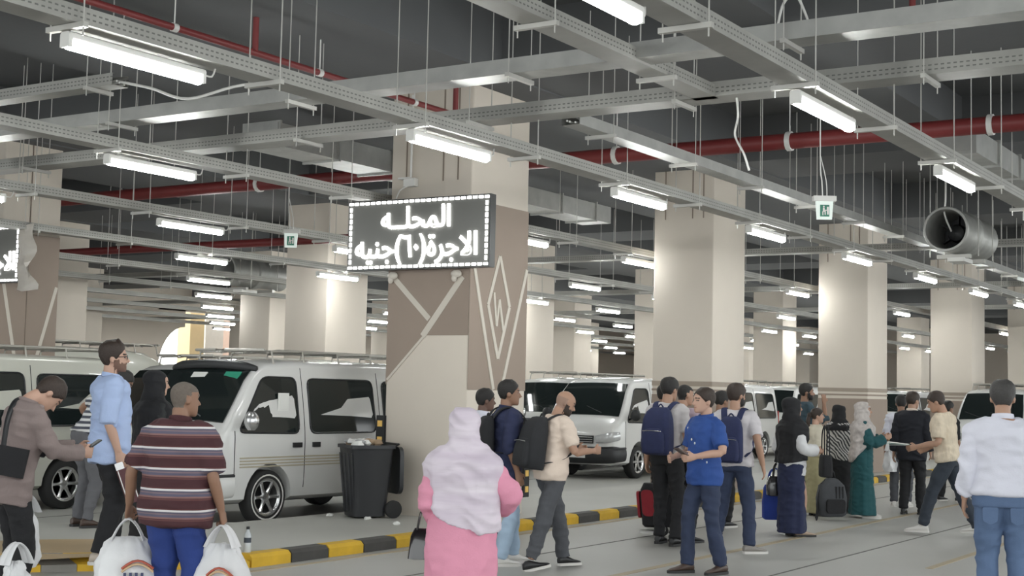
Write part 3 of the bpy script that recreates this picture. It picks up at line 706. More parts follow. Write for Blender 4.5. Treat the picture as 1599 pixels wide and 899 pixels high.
def tor(z, f=1.0, belly=0.0):
    for a, c in zip(TOR[:-1], TOR[1:]):
        if z <= c[0]:
            t = max(0, (z-a[0])/(c[0]-a[0])); r = [a[i]+(c[i]-a[i])*t for i in (1, 2, 3)]; break
    else: r = list(TOR[-1][1:])
    k = f if z < 1.42 else 1+(f-1)*.5
    bl = belly*max(0, 1-abs(z-1.08)/.25)
    if FEM[0]: r[0] *= lerp([(.8, 1.04), (1.0, 1.04), (1.2, .92), (1.4, .84), (1.6, .9)], z)
    return r[0]*k+bl*.5, r[1]*k+bl, r[2]*k-bl*.2
def sring(hw, yf, yb, z, n=24, e=.8, fold=0.0, kf=9, ph=0.0):
    cy_ = (yf+yb)/2; ry = (yf-yb)/2; out = []
    for j in range(n):
        a = 2*pi*j/n; g = 1+fold*(sin(kf*a+ph)+.5*sin(kf*1.7*a+ph*2.1))
        out.append(V((hw*g*spow(sin(a), e), cy_+ry*g*spow(cos(a), e), z)))
    return out
def pend(name, mb, mats, parent, vox, sm, ratio=None, cb=None, **kw):
    me = bpy.data.meshes.new(name); me.from_pydata(mb.v, [], mb.f)
    bm = bmesh.new(); bm.from_mesh(me); bmesh.ops.recalc_face_normals(bm, faces=bm.faces); bm.to_mesh(me); bm.free()
    o = obj(name, me, parent, None, **kw)
    m = o.modifiers.new('r', 'REMESH'); m.mode = 'VOXEL'; m.voxel_size = vox; m.use_smooth_shade = True
    s_ = o.modifiers.new('s', 'SMOOTH'); s_.factor = .5; s_.iterations = sm
    if ratio: d = o.modifiers.new('d', 'DECIMATE'); d.ratio = ratio
    PEND.append((o, mats if isinstance(mats, (list, tuple)) else [mats], cb)); return o
def wrinkle(amp, seed, low=None):
    def cb(me):
        n = len(me.vertices); co_ = [0.0]*(3*n); no = [0.0]*(3*n)
        me.vertices.foreach_get('co', co_); me.vertex_normals.foreach_get('vector', no)
        N = noise.noise
        for i in range(0, 3*n, 3):
            x, y, z = co_[i], co_[i+1], co_[i+2]
            w1 = N((x*3+seed, y*3, z*3)); k = .8-2.2*abs(N((x*4.5+seed+w1*.6, y*4.5, z*9+w1*1.5)))+.5*N((x*13, y*13+seed, z*22))+.8*w1
            k *= amp*1.7*(max(0, min(1, (low-z)/.25)) if low else 1)
            co_[i] = x+no[i]*k; co_[i+1] = y+no[i+1]*k; co_[i+2] = z+no[i+2]*k
        me.vertices.foreach_set('co', co_)
    return cb

def shoe(parent, M, m, sole_m, s=1.0, clip=None):
    q = MB(); rs = []
    for y, hw, zt, zb in ((-.075, .015, .05, .02), (-.068, .030, .085, .02), (-.04, .038, .105, .018), (.0, .040, .105, .018), (.05, .041, .085, .018), (.10, .047, .062, .018), (.15, .046, .050, .018), (.185, .034, .040, .02), (.20, .015, .03, .022)):
        rs.append([M @ V((hw*cos(a), y, (zt+zb)/2+(zt-zb)/2*sin(a))) for a in [2*pi*j/12 for j in range(12)]])
    q.rings(rs); o = q.build('shoe', m, parent)
    out = [(.0, -.085), (.032, -.07), (.044, -.03), (.044, .05), (.051, .11), (.047, .16), (.03, .20), (0, .212), (-.03, .20), (-.047, .16), (-.051, .11), (-.044, .05), (-.044, -.03), (-.032, -.07)]
    q = MB(); q.prism(out, lambda x, y, d: M @ V((x, y, d)), .026); q.build('sole', sole_m, o, ang=30)

def hand(q, wr, d, n, sd, curl, k=1.0):
    """wr wrist, d pointing along the hand, n palm normal, sd towards the thumb"""
    q.tube([wr-d*.03, wr+d*.02, wr+d*.06*k, wr+d*.095*k], [(.026, .022), (.033, .019), (.041, .017), (.039, .014)], ref=n, n=10)
    for i, (o, L) in enumerate(((.030, .070), (.0105, .080), (-.0095, .074), (-.029, .058))):
        p = wr+d*.088*k+sd*o; pts = [p]; a = 0
        for m_, fr in enumerate((.45, .32, .25)):
            a += curl*(.6, .75, .5)[m_]; p = p+(d*cos(a)+n*sin(a))*L*fr*k+sd*o*.06; pts.append(p)
        q.tube(pts, [.0098, .0095, .0088, .0075], n=7, ref=sd)
    p = wr+d*.03+sd*.026
    q.tube([p, p+(sd*.7+d*.6+n*.25).normalized()*.04*k, p+(sd*.45+d*.9+n*.4).normalized()*.075*k], [.013, .0115, .009], n=7, ref=n)

def person(label, px, s, h, fa, z=0.0, lean=0.0, side=0.0, head=(0, 0), arms=None, feet=((-.11, 0), (.11, 0)), fat=1.0, belly=0.0,
           skin='tan', hair='short', hairm=None, beard=None, top=None, bottom=None, shoes=(None, None), hijab=None, glasses=False, vox=.0075, curl=(.5, .5), twist=0.0):
    FEM[0] = fem = bool(hijab) or hair == 'tied'
    pos = at(px, s, z); ang = atan2(pos.y, pos.x)-rad(fa)
    P = thing('person', label, 'person', tuple(pos), ang-pi/2); k = h/1.75; P.scale = (k, k, k)
    T = Matrix.Translation((0, 0, .95)) @ Matrix.Rotation(-rad(lean), 4, 'X') @ Matrix.Rotation(rad(side), 4, 'Y') @ Matrix.Rotation(rad(twist), 4, 'Z') @ Matrix.Translation((0, 0, -.95))
    Hm = T @ Matrix.Translation((0, .0, 1.50)) @ Matrix.Rotation(-rad(head[1]), 4, 'Z') @ Matrix.Rotation(-rad(head[0]), 4, 'X') @ Matrix.Translation((0, .012, .022))
    sk = SKINS[skin]; hm = hairm or HAIRB
    # joints
    J = {}; arms = arms or {}
    for nm, sx in (('L', -1), ('R', 1)):
        S = T @ V((sx*(.178*min(fat, 1.10))*(.84 if fem else 1), -.005, 1.395 if fem else 1.418)); spec = arms.get(nm, (.07, .03, -.53)); off = spec[:3]; pole = V(spec[3]) if len(spec) > 3 else V((sx*.3, -1, -.1))
        tgt = S+V((sx*off[0], off[1], off[2])); pole = V((pole.x*(1 if len(spec) <= 3 else sx), pole.y, pole.z))
        E_, W_ = ik(S, tgt, .285, .255, pole); J[nm] = (S, E_, W_)
    for nm, sx, ft in (('l', -1, feet[0]), ('r', 1, feet[1])):
        Hp = V((sx*.088, 0, .92)); zf = ft[2] if len(ft) > 2 else 0
        A = V((ft[0], ft[1], .085+zf)); Kn, A = ik(Hp, A, .43, .42, V((sx*.08, 1, 0))); J[nm] = (Hp, Kn, A, ft)
    # body, one continuous skin
    q = MB(); q.rings([[T @ p for p in sring(*[c*.87 for c in tor(zz, fat, belly)], zz)] for zz in (.86, .95, 1.05, 1.15, 1.27, 1.37, 1.44, 1.485)])
    q.tube([T @ V((0, -.025, 1.44)), T @ V((0, -.018, 1.50)), Hm @ V((0, -.022, .05))], [(.07, .06), (.056, .056), (.055, .058)], n=14, sub=3)
    q.rings([[Hm @ head_pt(a[0], 2*pi*j/22) for j in range(22)] for a in HEAD])
    q.tube([Hm @ V((0, .090, .128)), Hm @ V((0, .106, .105)), Hm @ V((0, .118, .086)), Hm @ V((0, .098, .078))], [.007, .010, .0145, .010], n=8)
    q.tube([Hm @ V((-.038, .088, .144)), Hm @ V((0, .098, .143)), Hm @ V((.038, .088, .144))], .009, n=6)
    for sx in (() if hijab else (-1, 1)): q.ell(Hm @ V((sx*.078, -.012, .105)), (.012, .021, .032), 8, 6, Hm.to_3x3())
    for nm in 'LR':
        S, E_, W_ = J[nm]; q.tube([S+(S-E_)*.05, S, S*.55+E_*.45, E_, E_*.55+W_*.45, W_], [.048, .056, .047, .040, .039, .026], n=12, sub=3)
        d = (W_-E_).normalized(); sx = -1 if nm == 'L' else 1
        up_ = V((0, 1, 0)) if abs(d.z) > .6 else V((0, .2, 1)); n_ = V((-sx, 0, 0)) if abs(d.z) > .6 else V((-sx*.9, 0, -.3))
        sd = (up_-d*up_.dot(d)).normalized(); n_ = (n_-d*n_.dot(d)-sd*n_.dot(sd)).normalized()
        hand(q, W_, d, n_, sd, curl[0 if nm == 'L' else 1])
    for nm in 'lr':
        Hp, Kn, A, ft = J[nm]; q.tube([Hp+V((0, 0, .03)), Hp*.5+Kn*.5, Kn, Kn*.6+A*.4, A], [.078, .068, .052, .05, .034], n=10, sub=3)
    HI = Hm.inverted()
    def face_cb(me):
        for p in me.polygons:
            c = HI @ p.center
            if c.z < -.01 or c.z > .24 or abs(c.x) > .1 or abs(c.y) > .14: continue
            ax = abs(c.x); i = 0
            if c.y > .055:
                if ((ax-.032)/.014)**2+((c.z-.119)/.0062)**2 < 1: i = 2
                elif abs(ax-.034) < .021 and abs(c.z-.143) < .0052: i = 3
                elif ax < .025 and abs(c.z-.052) < .0065: i = 1
            if beard and i == 0:
                if (c.z < .072 and c.y > .02 and not (c.y > .085 and .058 > c.z > .045 and ax < .02)) or (c.z < .10 and .0 < c.y < .045 and ax > .045): i = 4
            if hair == 'buzz' and i == 0 and (c.z > .165 or (c.y < .01 and c.z > .135) or (c.y < -.03 and c.z > .055)): i = 3
            if hair == 'bald' and i == 0 and c.y < .0 and .05 < c.z < .155: i = 5
            p.material_index = i
    pend('body', q, [sk, LIP, EYE, hm, beard or hm, mat('shaved scalp', (.30, .19, .14), .6)], P, vox, 2, .55, face_cb)
    if glasses:
        q = MB()
        for sx in (-1, 1):
            pts = [Hm @ V((sx*.033+.024*cos(a), .106, .119+.018*sin(a))) for a in [2*pi*j/10 for j in range(11)]]; q.tube(pts, .0028, n=5); q.tube([Hm @ V((sx*.056, .104, .125)), Hm @ V((sx*.081, .0, .122))], .003, n=5)
        q.tube([Hm @ V((-.01, .108, .122)), Hm @ V((.01, .108, .122))], .003, n=5); q.build('glasses', BLACKP, P)
    # hair
    if hair in ('short', 'quiff', 'tied') and not hijab:
        line = [(0, .186), (35, .176), (58, .148), (78, .108), (98, .105), (125, .062), (150, .045), (180, .04)]
        thick = {'short': (.011, .022), 'quiff': (.008, .034), 'tied': (.014, .020)}[hair]
        q = MB(); n, m_ = 36, 10; vs = []; fs = []
        for j in range(n):
            th = 2*pi*j/n; d = abs(((math.degrees(th)+180) % 360)-180); z0 = lerp(line, d)
            for i in range(m_+1):
                zz = z0+(.2295-z0)*(i/m_)**.8; inf = (thick[0]+(thick[1]-thick[0])*(i/m_))*(.25 if i == 0 else 1)
                p = head_pt(zz, th, inf); p.z += (thick[1]*.9*(i/m_)**2) + (.012 if hair == 'quiff' and d < 60 and i > 2 else 0)
                p += V((noise.noise(p*38), noise.noise(p*38+V((9, 0, 0))), noise.noise(p*38+V((0, 9, 0)))))*.005; vs.append(Hm @ p)
        for j in range(n):
            for i in range(m_):
                a = j*(m_+1)+i; c = ((j+1) % n)*(m_+1)+i; fs.append((a, c, c+1, a+1))
        b0 = len(vs)
        for j in range(n):
            th = 2*pi*j/n; d = abs(((math.degrees(th)+180) % 360)-180); vs.append(Hm @ head_pt(lerp(line, d)+.004, th, -.012))
        for j in range(n): fs.append((b0+j, b0+(j+1) % n, ((j+1) % n)*(m_+1), j*(m_+1)))
        fs.append(tuple(j*(m_+1)+m_ for j in range(n))); q.add(vs, fs)
        if hair == 'tied': q.ell(Hm @ V((0, -.125, .12)), (.045, .04, .05), 10, 7); q.tube([Hm @ V((0, -.13, .11)), Hm @ V((0, -.15, .02)), Hm @ V((0, -.13, -.08))], [.035, .04, .015], n=8, sub=3)
        q.build('hair', hm, P, ang=70)
    # upper garment
    if top:
        ease = top.get('ease', .018); hem = top.get('hem', .84); m = top['mat']; slv = top.get('sleeve', .55); neck = top.get('neck', 1.49)
        q = MB(); zs = [hem+(1.0-hem)*i/3 for i in range(3)]+[1.02, 1.10, 1.2, 1.29, 1.37, 1.43, 1.465, neck] if hem < 1.0 else [hem, 1.1, 1.2, 1.29, 1.37, 1.43, 1.465, neck]
        rs = []
        for zz in zs:
            hw, yf, yb = tor(max(zz, .86), fat, belly); e_ = ease*(1 if zz < 1.44 else .45)
            if zz < .97: hw, yf, yb = hw+.008, yf+.012, yb-.006
            M_ = T if zz >= .95 else Matrix.Identity(4).lerp(T, .8)
            rs.append([M_ @ p for p in sring(hw+e_, yf+e_, yb-e_, zz)])
        q.rings(rs)
        for nm in 'LR':
            S, E_, W_ = J[nm]; r = top.get('sr', 1.0); sl = T @ V(((-1 if nm == 'L' else 1)*(.095 if fem else .115), -.01, 1.41 if fem else 1.43))
            q_ = 1+(r-1)*.3; S = S-V((0, 0, .012)); pts = [sl, S, S*.5+E_*.5, E_, E_*.5+W_*.5, W_]; rr = [.055, .062*q_, .060*r, .055*r, .050*r, .040*r]
            if slv < .99:
                c1 = S+(E_-S)*(slv/.5) if slv <= .5 else E_+(W_-E_)*((slv-.5)/.5)
                if slv <= .5: pts = [sl, S, S*.5+c1*.5, c1]; rr = [.055, .062*q_, .060*r, .059*r]
                else: pts = pts[:4]+[c1]; rr = rr[:4]+[.053*r]
            q.tube(pts, [(x+ease*.3) for x in rr], n=14, sub=3)
        pend('upper_garment' if not top.get('name') else top['name'], q, m, P, .011, 4, None, wrinkle(top.get('wr', .007), px*.37), label=top.get('label'))
        if top.get('collar'):
            q = MB(); pts = [T @ V((.072*sin(a), -.012+.066*cos(a), 1.497+.012*cos(a)*-1)) for a in [2*pi*j/16 for j in range(17)]]
            q.tube(pts, [(.008, .022)]*17, n=6, ref=(0, 0, 1)); q.build('collar', top.get('cm', m), P)
    # lower garment
    if bottom:
        m = bottom['mat']; r = bottom.get('r', 1.0)
        if bottom['kind'] == 'trousers':
            q = MB(); wz = bottom.get('waist', 1.0)
            q.rings([sring(*[c*1.06+(.004 if i < 2 else -.004) for i, c in enumerate(tor(max(zz, .86), fat, belly))], zz) for zz in (.85, .90, .95, wz)])
            for nm in 'lr':
                Hp, Kn, A, ft = J[nm]; q.tube([Hp+V((0, 0, .05)), Hp+V((0, 0, -.06)), Hp*.5+Kn*.5, Kn, Kn*.55+A*.45, A+V((0, -.005, .0))], [.088*fat, .096*fat, .086*r, .070*r, .066*r, .058*r], n=14, sub=3)
            pend('trousers', q, m, P, .011, 3, None, wrinkle(.007, px*.91, .97), label=bottom.get('label'))
        else:
            q = MB(); z1 = bottom.get('waist', 1.02); z0 = bottom.get('hem', .05); fl = bottom.get('flare', .24); rs = []
            for i in range(11):
                t_ = i/10; zz = z1+(z0-z1)*t_; hw, yf, yb = tor(max(zz, .90), fat)
                hw2 = (hw+.02)*(1-t_)+fl*t_; yf2 = (yf+.02)*(1-t_)+(fl*.82)*t_; yb2 = (yb-.02)*(1-t_)-(fl*.82)*t_
                if .05 < t_ < .5: hw2 += .015; yb2 -= .015
                rs.append(sring(hw2, yf2, yb2, zz, 40, .95, .05*t_, 7, px*.1))
            q.rings(rs); pend('skirt', q, m, P, .011, 3, None, wrinkle(.005, px*.5), label=bottom.get('label'))
    # shoes
    if shoes[0]:
        for nm in 'lr':
            Hp, Kn, A, ft = J[nm]; zf = ft[2] if len(ft) > 2 else 0; yw = rad(ft[3]) if len(ft) > 3 else rad(-8 if nm == 'r' else 8); pt = rad(ft[4]) if len(ft) > 4 else 0
            M_ = Matrix.Translation((A.x, A.y, A.z-.085)) @ Matrix.Rotation(yw, 4, 'Z') @ Matrix.Translation((0, .12, 0)) @ Matrix.Rotation(-pt, 4, 'X') @ Matrix.Translation((0, -.12, 0))
            shoe(P, M_, shoes[0], shoes[1])
    # headscarf
    if hijab:
        q = MB(); inf = .020
        q.rings([[Hm @ (head_pt(a[0], 2*pi*j/24, inf)*1+V((0, -.030, .012))) for j in range(24)] for a in HEAD])
        q.tube([Hm @ V((0, -.032, .11)), Hm @ V((0, -.035, .03)), T @ V((0, -.012, 1.47)), T @ V((0, -.01, 1.42))], [(.095, .104), (.102, .104), (.150, .118), (.19, .13)], n=20, sub=2)
        hz = hijab.get('hem', 1.2); hb = hijab.get('back', hz); rs = []; ex = hijab.get('w', 1.0); est = (top or {}).get('ease', .02)
        def dw(zz):
            hw, yf, yb = tor(max(zz, .9), fat); sh = max(0, min(1, (1.51-zz)/.11))
            hw = lerp([(.8, .225), (1.22, .232), (1.34, .248), (1.41, .235), (1.46, .185), (1.50, .13), (1.54, .10)], zz)*ex*(1+(fat-1)*.6)
            return hw, .085*(1-sh)+(yf+est+.030)*sh, -.095*(1-sh)+(yb-est-.034)*sh
        for i in range(13):
            t_ = i/12; ring = []
            for j in range(48):
                a = 2*pi*j/48; bk = .5-.5*cos(a); zl = hz*(1-bk)+hb*bk+hijab.get('skew', 0)*sin(a); zz = 1.53+(zl-1.53)*t_**1.1
                hw, yf, yb = dw(zz); g = 1+.05*t_*(sin(7*a+px+t_*1.5)+.7*sin(12*a)); cy_ = (yf+yb)/2; ry = (yf-yb)/2
                ring.append(T @ V((hw*g*spow(sin(a), .85), cy_+ry*g*spow(cos(a), .85), zz)))
            rs.append(ring)
        q.rings(rs); pend('headscarf', q, hijab['mat'], P, .010, 3, None, wrinkle(hijab.get('wr', .007), px*.7), label=hijab.get('label'))
    MW = Matrix.Translation(pos) @ Matrix.Rotation(ang-pi/2, 4, 'Z') @ Matrix.Diagonal((k, k, k, 1))
    return dict(o=P, M=MW, T=T, W={n: MW @ J[n][2] for n in 'LR'}, S={n: MW @ J[n][0] for n in 'LR'}, H=Hm, k=k, J=J)

def backpack(label, pr, m, w_=.30, hh=.46, dp=.15, zc=1.20, strapm=None, ease=.03, accent=None):
    """worn on the back of a person"""
    t = thing('backpack', label, 'backpack'); t.matrix_world = pr['M'] @ pr['T']
    y0 = -.118-ease
    def rb(hw, y_a, y_b, z, r=.05): return [V((x, y, z)) for x, y in rrect(-hw, hw, y_b, y_a, min(r, hw*.6, abs(y_a-y_b)*.4), 4)]
    prof = [(-.5, .80, .7), (-.46, .94, .95), (-.3, 1, 1), (0, .99, 1), (.25, .94, .9), (.40, .80, .72), (.48, .58, .5), (.5, .4, .35)]
    q = MB(); q.rings([rb(w_/2*a, y0, y0-dp*d_, zc+hh*u) for u, a, d_ in prof]); q.build('main_bag', m, t, ang=60)
    q = MB(); q.rings([rb(w_/2*.8*a, y0-dp*.7, y0-dp*1.0-.05*d_, zc-hh*.20+hh*.52*u) for u, a, d_ in prof]); pk = q.build('front_pocket', m, t, ang=60)
    q = MB(); zt = zc-hh*.20+hh*.2; q.tube([(-w_*.33, y0-dp*1.0-.046, zt), (0, y0-dp-.058, zt+.006), (w_*.33, y0-dp*1.0-.046, zt)], .004, n=5, sub=3); q.build('zip', accent or GALV, pk)
    for sx in (-1, 1):
        x = sx*.095; q = MB()
        q.tube([(x*.8, y0-.01, zc+hh*.44), (x, -.085-ease*.5, 1.475), (x*1.15, -.02, 1.502), (x*1.25, .07+ease*.5, 1.45), (x*1.35, .128+ease, 1.33), (x*1.5, .125+ease, 1.20), (x*1.75, .02, 1.08), (x*1.55, y0-.01, zc-hh*.36)], [(.032, .008)]*5+[(.022, .006)]*2+[(.014, .005)], n=8, sub=4, ref=(sx*.15, 0, 1))
        q.build('shoulder_strap', strapm or m, t)
    q = MB(); q.tube([(-.035, y0-.03, zc+hh*.48), (0, y0-.03, zc+hh*.56), (.035, y0-.03, zc+hh*.48)], .008, n=6, sub=3); q.build('grab_handle', strapm or m, t)
    return t

def plastic_bag(label, p, w_=.30, hh=.40, m=None, marks=False, rz=0.0, seed=0):
    t = thing('carrier_bag', label, 'bag', tuple(p), rz); m = m or BAGW; q = MB(); rs = []
    for i in range(13):
        u = i/12; z = -.10-hh*u; wd = w_/2*(.42+.62*min(1, u*2.2)**.6)*(1 if u < .85 else 1-.9*(u-.85)); dd = w_/2*.75*(.22+.8*min(1, u*1.8)**.7)*(1 if u < .85 else 1-.9*(u-.85))
        ring = []
        for j in range(36):
            a = 2*pi*j/36; v = V((wd*spow(cos(a), .85), dd*spow(sin(a), .85), z)); v += V((cos(a), sin(a), .2))*(.028*noise.noise(V((cos(a)*2.5+seed, sin(a)*2.5, u*3)))+.016*noise.noise(V((a*3, seed, u*7)))+.006*sin(a*13+seed+u*2)*(1-u)); ring.append(v)
        rs.append(ring)
    q.rings(rs); q.build('bag_body', m, t, ang=55)
    for sy in (-1, 1):
        q = MB(); q.tube([(-.10, sy*.03, -.12), (-.055, sy*.025, -.03), (0, sy*.018, .015), (.055, sy*.025, -.03), (.10, sy*.03, -.12)], [(.008, .035), (.007, .026), (.008, .014), (.007, .026), (.008, .035)], n=8, sub=4, ref=(0, 1, 0)); q.build('handle', m, t)
    if marks:
        for k, (m2, zz) in enumerate(((mat('red print', (.45, .10, .06), .5), -.23), (mat('ochre print', (.60, .42, .25), .5), -.25))):
            q = MB(); q.tube([(w_*(-.05+.08*i), -w_*.40+.004*abs(i-3)-.01, zz+.05*sin(pi*i/6)-.05) for i in range(7)], [(.008, .011)]*7, n=6, ref=(0, 1, 0)); q.build('printed_band', m2, t)
        for i in range(4):
            q = MB(); q.box((.0+.035*i, -w_*.415, -.33), (.016, .016, .05)); q.build('printed_mark', mat('navy print', (.04, .05, .12), .5), t, smooth=False)
    return t
BAGW = mat('white carrier film', (.74, .74, .75), .35, var=.04, scale=5, bump=.25, bscale=12)

def cloth(name, c, var=.10, rough=.85): return mat(name, c, rough, var=var, scale=14, bump=.15, bscale=90)
BLK = cloth('black cloth', (.012, .012, .014), .2); DENIM = mat('blue denim', (.10, .155, .27), .85, var=.25, scale=5, bump=.15, bscale=150)
NAVYJ = mat('dark blue jeans', (.028, .040, .082), .85, var=.3, scale=5, bump=.15, bscale=120); LTJ = mat('light blue jeans', (.36, .47, .60), .85, var=.15, scale=4, bump=.1, bscale=120)
GREYJ = mat('grey jeans', (.075, .078, .088), .85, var=.25, scale=5, bump=.15, bscale=120)
WSH = cloth('white shirt cloth', (.66, .66, .74), .03); CREAMT = cloth('cream tee cloth', (.70, .58, .49), .03); GREYT = cloth('pale grey tee cloth', (.50, .47, .47), .05)
NAVYC = cloth('navy cloth', (.020, .026, .070), .2); NAVB = cloth('navy backpack canvas', (.018, .024, .075), .2)
SHW = mat('white sneaker leather', (.66, .64, .61), .5, var=.05); SHB = mat('black shoe leather', (.014, .014, .015), .4, var=.1); SHBR = mat('brown shoe leather', (.07, .045, .035), .45, var=.1)
SOLEW = mat('white rubber sole', (.62, .60, .57), .6, var=.05); SOLEB = mat('dark rubber sole', (.03, .03, .03), .7)

# 1 man looking down at phone, left edge
p1 = person('man in taupe shirt at the left edge, head bowed over his phone', 8, 225, 1.76, 72, lean=11, head=(48, 0), skin='light', hair='short', hairm=HAIRBR,
            arms=dict(R=(-.06, .36, -.27, (.6, -.5, -1)), L=(-.06, .40, -.25, (.6, -.5, -1))), top=dict(mat=cloth('taupe shirt cloth', (.235, .185, .175), .06), sleeve=.98, hem=.78, ease=.026, collar=True), bottom=dict(kind='trousers', mat=BLK), shoes=(SHB, SOLEB), curl=(1.0, 1.0))
hp = (p1['W']['R']+p1['W']['L'])/2
q = MB(); q.prism(rrect(-.037, .037, -.075, .075, .01), lambda x, y, d: V((x, y, d)), .009); ph = thing('mobile_phone', 'dark phone in the hands of the man bowing his head', 'phone'); ph.matrix_world = Matrix.Translation(hp+(p1['M'].to_3x3() @ V((0, .10, .03)))) @ p1['M'].to_3x3().normalized().to_4x4() @ Matrix.Rotation(.6, 4, 'X')
q.build('phone_case', BLACKP, ph, ang=30); q = MB(); q.prism(rrect(-.033, .033, -.07, .07, .008), lambda x, y, d: V((x, y, .009+d)), .001); q.build('screen', mat('matt dark screen', (.02, .022, .026), .45), ph, smooth=False)
t = thing('shoulder_bag', 'black cross-body bag worn by the man at the left edge', 'bag'); t.matrix_world = p1['M'] @ p1['T']
q = MB(); q.rings([[V((x, y-.05, z)) for x, y in rrect(.17, .26, -.17, .05, .04)] for z in (.97, .99, 1.14, 1.17)]); q.build('bag_body', BLK, t)
q = MB(); q.tube([(.22, -.18, 1.14), (.12, -.165, 1.36), (.0, -.10, 1.50), (-.06, -.0, 1.515), (-.03, .12, 1.43), (.08, .165, 1.25), (.20, .10, 1.14)], [(.018, .005)]*7, n=8, sub=5, ref=(0, 0, 1)); q.build('strap', BLACKP, t)
plastic_bag('white carrier bag hanging behind the black trousers at the left edge', at(38, 215, 0)+V((.05, .1, .80)), .22, .42, seed=3)
plastic_bag('small white bag at the bottom left corner', at(4, 240, 0)+V((0, -.1, .58)), .18, .3, seed=8)
# 2 man with hand on hip behind
STR2 = ramp_mat('white tee with dark stripes', [(0, (.60, .60, .60)), (.5, (.05, .055, .075))], .055)
person('man in striped tee and grey trousers leaning towards the beige minibus, hand on hip', 128, 148, 1.78, 62, z=WZ, lean=32, head=(10, 20), skin='brown', hair='short', arms=dict(L=(.10, .05, -.30, (1, -.6, .3)), R=(.12, -.02, -.28, (.9, -1.0, .5))),
       top=dict(mat=STR2, sleeve=.3, hem=.92), bottom=dict(kind='trousers', mat=cloth('grey trouser cloth', (.12, .12, .13), .1)), shoes=(SHBR, SOLEB), vox=.009)
# 3 tall man in blue shirt
BLUS = cloth('light blue shirt cloth', (.40, .50, .74), .05)
p3 = person('tall bespectacled man in light blue shirt looking right, holding a maroon wallet', 163, 184, 1.86, 82, z=WZ, head=(-3, 8), skin='light', hair='quiff', hairm=HAIRBR, beard=mat('short stubble', (.16, .09, .065), .7), glasses=True, fat=1.10,
            arms=dict(R=(.05, .04, -.52), L=(.06, .10, -.5)), top=dict(mat=BLUS, sleeve=.52, hem=.80, ease=.03, collar=True, sr=1.12, wr=.009), bottom=dict(kind='trousers', mat=BLK, r=1.12), shoes=(mat('cream sneaker', (.50, .43, .36), .6), SOLEW), feet=((-.12, .05), (.11, -.06)))
t = thing('wallet', 'long maroon wallet in the hand of the man in blue', 'wallet'); t.matrix_world = Matrix.Translation(p3['W']['R']+V((.02, -.05, -.16))) @ p3['M'].to_3x3().normalized().to_4x4() @ Matrix.Rotation(.35, 4, 'X')
q = MB(); q.box((0, 0, -.13), (.03, .11, .30)); q.build('cover', mat('maroon leather', (.085, .022, .026), .45), t, smooth=False)
for y in (-.045, .045):
    q = MB(); q.box((.017, y, -.13), (.004, .008, .29)); q.build('edge_stitching', PAPER, t, smooth=False)
q = MB(); q.prism(rrect(-.035, .035, -.05, .05, .008), lambda x, z, d: V((d, x-.02, z+.03)), .012); q.build('clasp', CHROME, t, ang=30)
# 4 woman in black
person('woman in black headscarf and dark abaya beside the man in blue', 232, 172, 1.64, 70, z=WZ, head=(4, 5), skin='light', hair='none', hijab=dict(mat=BLK, hem=1.10, back=1.0, w=1.0, wr=.005), arms=dict(R=(.04, .16, -.45), L=(.0, .25, -.35)),
       top=dict(mat=cloth('charcoal cardigan', (.022, .024, .025), .15), sleeve=.97, hem=.60, ease=.04, sr=1.2), bottom=dict(kind='skirt', mat=BLK, flare=.23), shoes=(SHB, SOLEB))
# 5 man in burgundy striped shirt with carrier bags
BU = (.060, .018, .022)
BURG = ramp_mat('burgundy striped shirt', [(0, BU), (.40, (.12, .045, .045)), (.47, BU), (.50, (.24, .13, .12)), (.58, (.11, .10, .15)), (.70, (.21, .15, .17)), (.76, (.10, .09, .13)), (.84, (.68, .66, .66)), (.94, (.10, .03, .03))], .135, offset=.02)
p5 = person('stout man in burgundy striped polo and blue jeans carrying two white carrier bags', 266, 250, 1.665, 28, lean=3, head=(0, 32), skin='brown', hair='buzz', hairm=HAIRG, fat=1.22, belly=.05,
            arms=dict(L=(.16, .0, -.49), R=(.10, .05, -.51)), top=dict(mat=BURG, sleeve=.47, hem=.80, ease=.03, collar=True, cm=cloth('burgundy collar', BU), sr=1.2, wr=.009), bottom=dict(kind='trousers', mat=mat('royal blue jeans', (.020, .045, .20), .85, var=.3, scale=4, bump=.15, bscale=120), r=1.15), shoes=(SHBR, SOLEB), curl=(1.5, 1.5))
plastic_bag('full white carrier bag in the left hand of the burgundy-striped man', p5['W']['L']+V((0, 0, -.11)), .40, .46, marks=True, rz=YAW-pi/2+.2, seed=1)
plastic_bag('full white carrier bag in the right hand of the burgundy-striped man', p5['W']['R']+V((.02, 0, -.11)), .38, .46, marks=True, rz=YAW-pi/2-.3, seed=5)
bt = thing('water_bottle', 'clear water bottle with dark cap standing on the pavement behind the right carrier bag', 'bottle', tuple(gz(386, 862, WZ)))
q = MB(); q.lathe([(.001, 0), (.032, 0), (.033, .02), (.033, .16), (.014, .20), (.013, .215), (.001, .215)], lambda r, h, a: V((r*cos(a), r*sin(a), h)), 16); q.build('bottle_body', mat('clear plastic', (.55, .58, .60), .1, var=.02), bt)
q = MB(); q.lathe([(.001, .21), (.016, .21), (.016, .235), (.001, .235)], lambda r, h, a: V((r*cos(a), r*sin(a), h)), 12); q.build('cap', BLACKP, bt)
q = MB(); q.lathe([(.0335, .09), (.034, .09), (.034, .135), (.0335, .135)], lambda r, h, a: V((r*cos(a), r*sin(a), h)), 16, closed=True); q.build('label_band', mat('dark label', (.05, .06, .08), .5), bt)
